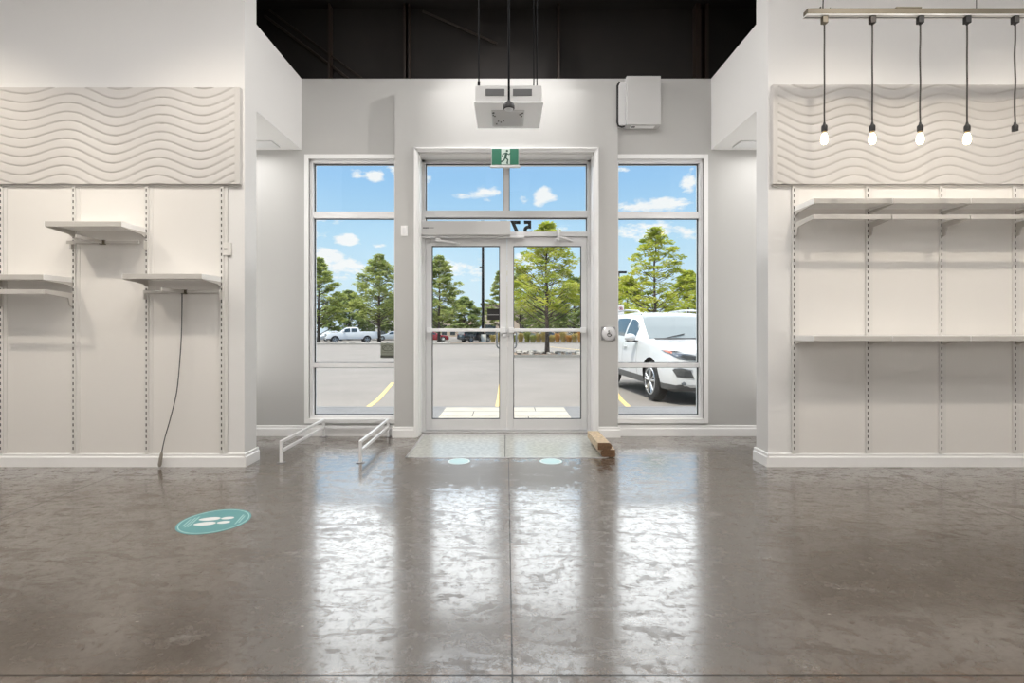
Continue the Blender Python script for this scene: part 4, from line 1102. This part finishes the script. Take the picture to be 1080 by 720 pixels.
# ------------------------------------------------------------------ vehicles
def lerpk(keys, x):
    if x >= keys[0][0]: return keys[0][1]
    for (xa, va), (xb, vb) in zip(keys, keys[1:]):
        if xb <= x <= xa:
            u = (xa - x) / (xa - xb); return va + (vb - va) * u
    return keys[-1][1]
def vehicle(label, loc, yaw, paint, top, belt, width, bottom, L, axles, wr, glass, detail=0, cat='car', name='car', clad_z=.0, track=None, scale=1.0, tumble=.36, bed=None, roof_rails=False, group=None):
    """local x forward (0 = nose, -L = tail); keys run nose to tail. glass: dict with windshield (x0,x1), sides [(x0,x1)], rear (x0,x1)"""
    t = thing(name, label, cat, loc, group)
    Rm = Matrix.Rotation(yaw, 3, 'Z')
    base = Vector(loc)
    def Wd(p): return base + Rm @ (Vector(p) * scale)
    xs = sorted(set([k[0] for k in top + belt + width + bottom] + [-L * i / 46 for i in range(47)]), reverse=True)
    xs2 = [xs[0]]
    for v in xs[1:]:
        if xs2[-1] - v > .012: xs2.append(v)
    xs = xs2
    def section(x):
        zt, zb, w, z0 = lerpk(top, x), lerpk(belt, x), lerpk(width, x), lerpk(bottom, x)
        hb = zb - z0; up = max(zt - zb, .02)
        wr_ = w * .955 - tumble * up; tt = min(.09, up * .35); k = min(1.0, up / .4)
        h = [(0, z0), (w * .80, z0), (w * .955, z0 + .05), (w * .975, z0 + .21 * hb), (w * .998, z0 + .40 * hb), (w, z0 + .58 * hb), (w * .985, z0 + .80 * hb), (w * .972, z0 + .92 * hb), (w * .955, zb)]
        g0 = (w * .955, zb); g1 = (wr_, zt - tt)
        for u in (.12, .5, .88, 1.0): h.append((g0[0] + (g1[0] - g0[0]) * u + .02 * k * math.sin(PI * u), g0[1] + (g1[1] - g0[1]) * u))
        h += [(wr_ - .05 - .05 * (1 - k), zt - tt * .42), (wr_ - .17 - .1 * (1 - k), zt - tt * .13), (wr_ * .45, zt - .006), (0, zt)]
        return h
    H_ = [section(x) for x in xs]; m = len(H_[0]); vs = []; n = 2 * m - 2
    for x, h in zip(xs, H_):
        ring = [(x, -y, z) for y, z in h] + [(x, y, z) for y, z in reversed(h[1:-1])]
        vs += ring
    fs = []; mi = []
    for i in range(len(xs) - 1):
        for k in range(n):
            fs.append((i * n + k, i * n + (k + 1) % n, (i + 1) * n + (k + 1) % n, (i + 1) * n + k))
            zc = sum(vs[q][2] for q in fs[-1]) / 4
            mi.append(1 if zc < clad_z else 0)
    fs.append(tuple(range(n))); mi.append(0); fs.append(tuple(reversed(range((len(xs) - 1) * n, len(xs) * n)))); mi.append(0)
    mb = MB(); mb.add(vs, fs); mb.m = mi
    body = mb.build('body', [paint, M['clad'], M['dark']], None, None)
    # wheel arches cut from the body
    wm = lerpk(width, axles[0]); tr = track or wm - .02
    cut = MB()
    for ax in axles:
        for s in (-1, 1):
            cut.lathe([(wr * 1.15, -.001 + (.34 if s < 0 else 0) - .36 * (s < 0)), (wr * 1.15, .36)] if False else [(wr * 1.17, 0), (wr * 1.17, .55)], (ax, (-1.3 if s < 0 else 1.3 - .55), wr * 1.04), 'Y', 32)
    for v in range(len(cut.v)):
        pass
    cut = MB()
    for ax in axles:
        for s in (-1, 1):
            y_in = s * (tr - .26); y_out = s * (wm + .3)
            cut.lathe([(wr * 1.16, min(y_in, y_out)), (wr * 1.16, max(y_in, y_out))], (ax, 0, wr * 1.04), 'Y', 36)
    co = cut.build('cutter', M['dark'], None)
    bo = body.modifiers.new('arch', 'BOOLEAN'); bo.operation = 'DIFFERENCE'; bo.object = co; bo.solver = 'EXACT'
    bpy.context.view_layer.update()
    dg = bpy.context.evaluated_depsgraph_get()
    me = bpy.data.meshes.new_from_object(body.evaluated_get(dg)); me.name = 'body'
    old = body.data; body.modifiers.clear(); body.data = me; bpy.data.meshes.remove(old)
    cm_ = co.data; bpy.data.objects.remove(co); bpy.data.meshes.remove(cm_)
    # the inside of each arch is dark
    for p in me.polygons:
        c = p.center
        for ax in axles:
            if math.hypot(c.x - ax, c.z - wr * 1.04) < wr * 1.165 and abs(c.y) < wm * 1.02 and abs(abs(c.y) - (tr - .26)) < .30 and (abs(p.normal.y) > .9 and abs(c.y) < tr - .2 or abs(p.normal.y) < .15 and math.hypot(c.x - ax, c.z - wr * 1.04) > wr * 1.05):
                p.material_index = 2
    for p in me.polygons: p.use_smooth = True
    me.set_sharp_from_angle(angle=math.radians(32))
    bmx = bmesh.new(); bmx.from_mesh(me); tree_ = BVHTree.FromBMesh(bmx); bmx.free()
    me.transform(Matrix.Translation(-Vector((0, 0, 0))))
    me.transform(Rm.to_4x4() @ Matrix.Scale(scale, 4))
    body.parent = t
    def put(mbl, nm, mt, sm=40, parent=None):
        mbl.v = [tuple(Wd(v)) for v in mbl.v]; return mbl.build(nm, mt, parent or t, sm)
    # glass panes follow the body surface, just outside it
    def ring_pts(i): return vs[i * n:(i + 1) * n]
    def shell(i0, i1, ks, off):
        mbl = MB(); vv = []; ff = []
        for i in range(i0, i1 + 1):
            for k in ks:
                p = Vector(vs[i * n + k]); vv.append(p)
        w_ = len(ks)
        bmz = MB(); 
        for i in range(i1 - i0):
            for k in range(w_ - 1): ff.append((i * w_ + k, i * w_ + k + 1, (i + 1) * w_ + k + 1, (i + 1) * w_ + k))
        # offset along averaged normals
        nr = [Vector((0, 0, 0)) for _ in vv]
        for f in ff:
            a, b, c, d = [vv[q] for q in f]; nn = (c - a).cross(d - b)
            if nn.length > 1e-9:
                nn.normalize()
                for q in f: nr[q] += nn
        cen = Vector((-L / 2, 0, 1.0))
        out = []
        for p, q in zip(vv, nr):
            if q.length < 1e-6: q = p - cen
            q.normalize()
            if q.dot(p - cen) < 0: q = -q
            out.append(p + q * off)
        inn = [o_ - (o_ - p) * 1.5 for o_, p in zip(out, vv)]
        mbl.add(out, ff)
        return mbl
    def idx(x): return min(range(len(xs)), key=lambda i: abs(xs[i] - x))
    if 'windshield' in glass:
        a, b = glass['windshield']; kk = [m - 4, m - 3, m - 2, m - 1, m, m + 1, m + 2]
        put(shell(idx(a), idx(b), [k % n for k in kk], .006), 'windshield', M['windscreen'])
    if 'rear' in glass:
        a, b = glass['rear']; put(shell(idx(a), idx(b), [k % n for k in (m - 4, m - 3, m - 2, m - 1, m, m + 1, m + 2)], .006), 'rear_window', M['carglass'])
    for a, b in glass.get('sides', ()):
        for side in (0, 1):
            kk = [9, 10, 11]
            kk = kk if side == 0 else [n - k for k in kk]
            put(shell(idx(a), idx(b), kk, .005), 'side_window', M['carglass'])
    # wheels
    for ax in axles:
        for s in (-1, 1):
            c = (ax, s * (tr - .23 if s > 0 else tr), wr)
            y0 = s * tr; y1 = s * (tr - .23)
            mbl = MB(); wdt = .23
            prof = [(wr * .66, 0), (wr * .70, .0), (wr * .93, .012), (wr * .985, .035), (wr, .06), (wr, .17), (wr * .985, .2), (wr * .9, .23), (wr * .66, .23)]
            mbl.lathe([(r_, s * (-h_)) for r_, h_ in prof], (ax, y0, wr), 'Y', 36)
            wo_ = put(mbl, 'wheel', M['tyre'])
            mbl = MB()
            mbl.lathe([(wr * .64, s * .002), (wr * .67, s * -.006), (wr * .67, s * -.05), (wr * .60, s * -.05)][:3], (ax, y0, wr), 'Y', 36)
            rim0 = MB(); rim0.lathe([(wr * .12, s * .004), (wr * .15, -s * .03)], (ax, y0, wr), 'Y', 20)
            nsp = 5
            for k in range(nsp):
                for da in (-.17, .17):
                    a = 2 * PI * k / nsp + .3; a0 = a + da * .6; a1 = a + da * 1.25
                    q0 = (ax + wr * .10 * math.cos(a0), y0 - s * .010, wr + wr * .10 * math.sin(a0)); q1 = (ax + wr * .64 * math.cos(a1), y0 - s * .002, wr + wr * .64 * math.sin(a1))
                    rim0.tube([q0, q1], [.024, .022], 6)
            ringp = [(ax + wr * .645 * math.cos(2 * PI * k / 36), y0 - s * .004, wr + wr * .645 * math.sin(2 * PI * k / 36)) for k in range(37)]
            rim0.tube(ringp, .016, 6)
            put(rim0, 'rim', M['rim'], 40, wo_)
            mbl = MB(); mbl.lathe([(wr * .63, -s * .06), (wr * .63, -s * .07)], (ax, y0, wr), 'Y', 30)
            put(mbl, 'brake_disc', M['dark'], 40, wo_)
    # helpers to lay a patch on the nose, tail or side
    def patch(outline, direction, nm, mt, off=.012, rings=4, parent=None):
        """outline in 2D: front/rear (y, z), side (x, z)"""
        cu = sum(p[0] for p in outline) / len(outline); cv = sum(p[1] for p in outline) / len(outline)
        den = []
        for (a, b) in zip(outline, outline[1:] + outline[:1]):
            for q in range(4): den.append((a[0] + (b[0] - a[0]) * q / 4, a[1] + (b[1] - a[1]) * q / 4))
        N_ = len(den); vv = []
        D = {'front': Vector((-1, 0, 0)), 'rear': Vector((1, 0, 0)), 'left': Vector((0, -1, 0)), 'right': Vector((0, 1, 0))}[direction]
        def hit(u, v):
            o_ = {'front': Vector((2, u, v)), 'rear': Vector((-L - 2, u, v)), 'left': Vector((u, 3, v)), 'right': Vector((u, -3, v))}[direction]
            r_ = tree_.ray_cast(o_, D)
            return (r_[0] if r_[0] is not None else o_ + D * 2.2)
        for rg_ in range(rings):
            f = 1 - rg_ / rings
            for (u, v) in den: vv.append(hit(cu + (u - cu) * f, cv + (v - cv) * f) - D * off)
        vv.append(hit(cu, cv) - D * off)
        back = [hit(u, v) + D * .01 for u, v in den]
        b0 = len(vv); vv += back; ff = []
        for rg_ in range(rings - 1):
            for k in range(N_): ff.append((rg_ * N_ + k, rg_ * N_ + (k + 1) % N_, (rg_ + 1) * N_ + (k + 1) % N_, (rg_ + 1) * N_ + k))
        for k in range(N_): ff.append(((rings - 1) * N_ + k, (rings - 1) * N_ + (k + 1) % N_, rings * N_)); ff.append((b0 + k, b0 + (k + 1) % N_, (k + 1) % N_, k))
        mbl = MB(); mbl.add(vv, ff); return put(mbl, nm, mt, 40, parent)
    t['_k'] = 0; del t['_k']
    return t, put, patch, Wd, body

# ---- the white SUV in the right window
def rails_top(): pass
suv_top = [(0, .70), (-.03, .86), (-.08, .97), (-.22, 1.03), (-.7, 1.11), (-1.30, 1.17), (-1.42, 1.20), (-1.75, 1.44), (-2.10, 1.655), (-2.35, 1.735), (-3.0, 1.775), (-3.9, 1.755), (-4.45, 1.69), (-4.60, 1.62), (-4.80, 1.25), (-4.90, 1.05), (-4.94, .75)]
suv_belt = [(0, .62), (-.03, .74), (-.08, .84), (-.22, .95), (-.7, 1.06), (-1.30, 1.115), (-2.3, 1.14), (-3.6, 1.19), (-4.6, 1.24), (-4.80, 1.15), (-4.90, .98), (-4.94, .70)]
suv_w = [(0, .76), (-.04, .85), (-.10, .91), (-.22, .955), (-.5, .985), (-1.0, .995), (-4.0, .995), (-4.5, .96), (-4.8, .90), (-4.94, .78)]
suv_b = [(0, .36), (-.06, .29), (-.35, .25), (-.7, .26), (-4.3, .27), (-4.94, .38)]
YV = 10.25
yaw = -PI / 2 + math.radians(5)
fw = Vector((math.cos(yaw), math.sin(yaw), 0)); rt = Vector((math.sin(yaw), -math.cos(yaw), 0))   # vehicle right-hand side
wheel_pt = Vector((X(685.5, YV), YV, G(YV)))
SCL = 1.03
nose = wheel_pt + fw * .95 * SCL - rt * .985 * SCL
nose.z = G(YV - .2) 
if (nose + rt).x > nose.x + .2: nose = wheel_pt + fw * .95 * SCL + rt * .985 * SCL; nose.z = G(YV - .2)
t, put, patch, Wd, body = vehicle('white SUV parked facing the shop, seen through the right window', nose, yaw, M['carwhite'], suv_top, suv_belt, suv_w, suv_b, 4.94, (-.95, -3.77), .385,
    {'windshield': (-1.46, -2.22), 'sides': ((-1.95, -2.62), (-2.72, -3.55), (-3.65, -4.35)), 'rear': (-4.62, -4.78)}, cat='car', name='suv', clad_z=.43, track=.985, scale=SCL)
for s, d in ((1, 'left'), (-1, 'right')):
    hl = patch([(s * .30, .835), (s * .45, .82), (s * .70, .845), (s * .86, .90), (s * .93, .965), (s * .935, 1.0), (s * .80, .99), (s * .55, .935), (s * .32, .89)], 'front', 'headlamp', M['lampglass'], .016)
    patch([(s * .46, .845), (s * .66, .865), (s * .78, .905), (s * .72, .94), (s * .50, .905)], 'front', 'headlamp_bezel', M['lampdark'], .022, parent=hl)
    patch([(-.10, .93), (-.30, .965), (-.48, 1.0), (-.36, 1.015), (-.14, 1.0)], d, 'headlamp_wrap', M['lampglass'], .012, parent=hl)
    patch([(-.16, .955), (-.28, .975), (-.42, 1.0), (-.30, 1.003), (-.18, .995)], d, 'turn_signal', M['amber'], .018, parent=hl)
    ft = patch([(s * .54, .52), (s * .84, .55), (s * .90, .67), (s * .80, .70), (s * .60, .655)], 'front', 'lower_intake', M['clad'], .012)
    patch([(s * .57, .665), (s * .78, .71), (s * .88, .695), (s * .88, .68), (s * .78, .695)], 'front', 'intake_trim', M['lampglass'], .016, parent=ft)
    for zf_ in (.56, .59, .62): patch([(s * .60, zf_), (s * .84, zf_ + .014), (s * .84, zf_ + .024), (s * .60, zf_ + .010)], 'front', 'intake_slat', M['lampdark'], .018, parent=ft)
    patch([(s * .70, .405), (s * .76, .405), (s * .775, .44), (s * .73, .465), (s * .69, .44)], 'front', 'fog_lamp', M['lampglass'], .020)
    # mirrors
    mbl = MB(); bm = bmesh.new(); bmesh.ops.create_uvsphere(bm, u_segments=16, v_segments=10, radius=1)
    for v in bm.verts: v.co = Vector((v.co.x * .10 - 1.78, s * (1.10 + v.co.y * .125), 1.205 + v.co.z * .085))
    mbl.bm(bm); mr = put(mbl, 'wing_mirror', M['carwhite'], 60)
    mbl = MB(); mbl.box(-1.83, -1.73, s * .90, s * 1.02, 1.11, 1.15, .01); mbl.box(-1.86, -1.74, s * 1.0, s * 1.19, 1.112, 1.135, .008); put(mbl, 'mirror_foot', M['clad'], 40, mr)
    # roof rails, door handles, door gaps
    mbl = MB(); mbl.tube([(-2.2, s * .70, 1.70), (-2.4, s * .72, 1.785), (-3.2, s * .72, 1.82), (-4.0, s * .70, 1.80), (-4.3, s * .69, 1.73)], .020, 8); put(mbl, 'roof_rail', M['rim'])
    for xh in (-2.45, -3.42):
        mbl = MB(); mbl.box(xh - .11, xh + .11, s * .985, s * 1.022, .985, 1.012, .008); put(mbl, 'door_handle', M['carwhite'])
    for xd in (-1.72, -2.66, -3.60):
        patch([(xd - .004, .42), (xd + .004, .42), (xd + .004, 1.08), (xd - .004, 1.08)], d, 'door_gap', M['clad'], .002)
    mbl = MB()
patch([(-.30, .80), (.30, .80), (.33, .88), (.28, .91), (-.28, .91), (-.33, .88)], 'front', 'grille', M['lampdark'], .014)
patch([(-.34, .875), (.34, .875), (.34, .905), (-.34, .905)], 'front', 'grille_bar', M['rim'], .022)
patch([(-.50, .45), (.50, .45), (.48, .60), (-.48, .60)], 'front', 'centre_intake', M['clad'], .010)
patch([(-.72, .385), (.72, .385), (.74, .40), (.60, .405), (-.60, .405), (-.74, .40)], 'front', 'skid_trim', M['rim'], .012)
mbl = MB(); mbl.box(-.055, -.035, -.16, .16, .60, .75, .003); mbl.box(-.06, -.02, -.16, .16, .60, .74); 
mbl = MB(); mbl.box(-.005, .012, -.15, .15, .60, .745, .003); put(mbl, 'licence_plate', M['plate'])
mbl = MB()
for s in (-.5, .18): mbl.tube([(-1.38, s, 1.20), (-1.50, s + .45, 1.285)], .010, 6)
put(mbl, 'wiper', M['black'])
mbl = MB(); mbl.box(-1.44, -1.34, -.72, .72, 1.165, 1.205, .006); put(mbl, 'cowl', M['clad'])
mbl = MB(); mbl.box(-2.2, -2.12, -.07, .07, 1.60, 1.66, .01); put(mbl, 'mirror_mount', M['clad'])

# ---- other vehicles
pk_top = [(0, .75), (-.04, 1.05), (-.12, 1.16), (-.4, 1.21), (-1.35, 1.26), (-1.5, 1.30), (-1.85, 1.60), (-2.2, 1.83), (-2.5, 1.88), (-3.4, 1.87), (-3.62, 1.82), (-3.82, 1.40), (-3.86, 1.36), (-5.75, 1.36), (-5.82, 1.30), (-5.86, .8)]
pk_belt = [(0, .70), (-.04, .98), (-.12, 1.08), (-.4, 1.14), (-1.35, 1.20), (-3.8, 1.25), (-3.86, 1.30), (-5.75, 1.30), (-5.82, 1.22), (-5.86, .72)]
pk_w = [(0, .84), (-.08, .93), (-.4, .99), (-5.6, 1.0), (-5.86, .96)]
pk_b = [(0, .45), (-.2, .40), (-.6, .42), (-5.5, .46), (-5.86, .55)]
g_ = dict(windshield=(-1.55, -2.3), sides=((-2.0, -2.65), (-2.75, -3.45)), rear=(-3.66, -3.80))
Yt = 61.0
t, put, patch, Wd, body = vehicle('white pickup truck with crew cab parked beyond the left window', (X(343, 59.5), 59.5, G(59.5)), PI + math.radians(25), M['truckwhite'], pk_top, pk_belt, pk_w, pk_b, 5.86, (-.98, -4.62), .41, g_, cat='pickup truck', name='pickup_truck', clad_z=.52, track=.97, tumble=.24)
gr = patch([(-.62, .80), (.62, .80), (.66, 1.08), (-.66, 1.08)], 'front', 'grille', M['lampdark'], .015)
patch([(-.64, .92), (.64, .92), (.64, .96), (-.64, .96)], 'front', 'grille_bar', M['rim'], .022, parent=gr)
patch([(-.85, .58), (.85, .58), (.85, .70), (-.85, .70)], 'front', 'bumper', M['rim'], .03)
for s, d in ((1, 'left'), (-1, 'right')):
    patch([(s * .68, .90), (s * .90, .90), (s * .90, 1.06), (s * .68, 1.06)], 'front', 'headlamp', M['lampglass'], .015)
    patch([(s * .80, .95), (s * .93, .95), (s * .93, 1.22), (s * .80, 1.22)], 'rear', 'tail_lamp', M['tail'], .015)
    mbl = MB(); mbl.box(-1.98, -1.82, s * 1.0, s * 1.26, 1.24, 1.46, .03); put(mbl, 'wing_mirror', M['carwhite'])
bk_top = [(0, .70), (-.05, .92), (-.2, 1.02), (-1.15, 1.10), (-1.3, 1.16), (-1.9, 1.62), (-2.2, 1.70), (-3.6, 1.70), (-4.2, 1.64), (-4.45, 1.45), (-4.62, 1.0), (-4.68, .7)]
bk_belt = [(0, .62), (-.05, .80), (-.2, .92), (-1.15, 1.02), (-4.3, 1.12), (-4.62, .95), (-4.68, .62)]
bk_w = [(0, .70), (-.12, .84), (-.4, .92), (-4.2, .93), (-4.55, .90), (-4.68, .80)]
bk_b = [(0, .34), (-.3, .26), (-4.2, .28), (-4.68, .40)]
g2 = dict(windshield=(-1.34, -2.0), sides=((-1.8, -2.5), (-2.6, -3.35), (-3.45, -4.0)), rear=(-4.25, -4.5))
def small_suv(label, px_front, Y, yaw_, paint, grp=None):
    t, put, patch, Wd, body = vehicle(label, (X(px_front, Y), Y, G(Y)), yaw_, paint, bk_top, bk_belt, bk_w, bk_b, 4.68, (-.9, -3.6), .36, g2, cat='car', name='suv', track=.91)
    for s in (1, -1):
        patch([(s * .42, .72), (s * .74, .76), (s * .80, .88), (s * .48, .84)], 'front', 'headlamp', M['lampglass'], .015)
        patch([(s * .62, .92), (s * .82, .92), (s * .80, 1.10), (s * .62, 1.08)], 'rear', 'tail_lamp', M['tail'], .015)
    patch([(-.24, .80), (.24, .80), (.24, .93), (-.24, .93)], 'rear', 'licence_plate', M['plate'], .02)
    patch([(-.35, .60), (.35, .60), (.38, .78), (-.38, .78)], 'front', 'grille', M['lampdark'], .012)
small_suv('black SUV seen from behind through the left door, beside the lamp pole', 516.0, 68.5, math.radians(40), M['carblack'])
sd_top = [(0, .55), (-.06, .70), (-.25, .80), (-1.2, .96), (-1.35, 1.0), (-2.1, 1.38), (-2.4, 1.45), (-3.1, 1.44), (-3.9, 1.10), (-4.05, 1.06), (-4.5, 1.02), (-4.6, .90), (-4.64, .6)]
sd_belt = [(0, .48), (-.06, .60), (-.25, .72), (-1.2, .88), (-3.9, .99), (-4.5, .95), (-4.6, .82), (-4.64, .52)]
sd_w = [(0, .62), (-.12, .78), (-.4, .88), (-4.2, .90), (-4.5, .84), (-4.64, .72)]
sd_b = [(0, .26), (-.3, .20), (-4.2, .22), (-4.64, .32)]
g3 = dict(windshield=(-1.42, -2.3), sides=((-1.9, -2.65), (-2.75, -3.4)), rear=(-3.2, -3.85))
def sedan(label, px_front, Y, yaw_, paint):
    t, put, patch, Wd, body = vehicle(label, (X(px_front, Y), Y, G(Y)), yaw_, paint, sd_top, sd_belt, sd_w, sd_b, 4.64, (-.9, -3.62), .33, g3, cat='car', name='sedan', track=.88)
    for s in (1, -1):
        patch([(s * .42, .56), (s * .70, .58), (s * .74, .68), (s * .48, .68)], 'front', 'headlamp', M['lampglass'], .015)
        patch([(s * .50, .74), (s * .78, .74), (s * .76, .88), (s * .52, .88)], 'rear', 'tail_lamp', M['tail'], .015)
    patch([(-.24, .66), (.24, .66), (.24, .78), (-.24, .78)], 'rear', 'licence_plate', M['plate'], .02)
    patch([(-.35, .38), (.35, .38), (.38, .5), (-.38, .5)], 'front', 'grille', M['lampdark'], .012)
sedan('red car at the left edge of the left door, behind a tree trunk', 472.5, 71.0, math.radians(20), M['carred'])
sedan('silver car parked behind the pickup at the left window edge', 334, 71.0, PI + math.radians(60), M['carsilver'])
sedan('dark silver car behind the trunk at the right of the left window', 397, 78.0, PI + math.radians(12), M['carsilver'])
sedan('dark blue car beyond the grass bed behind the right door', 556, 74.0, PI + math.radians(8), M['carblue'])
sedan('silver car beyond the grass bed, right part of the right door', 590, 76.0, PI + math.radians(5), M['carsilver'])
sedan('white car beyond the grass bed beside the door meeting edge', 537, 86.0, PI + math.radians(8), M['carwhite'])
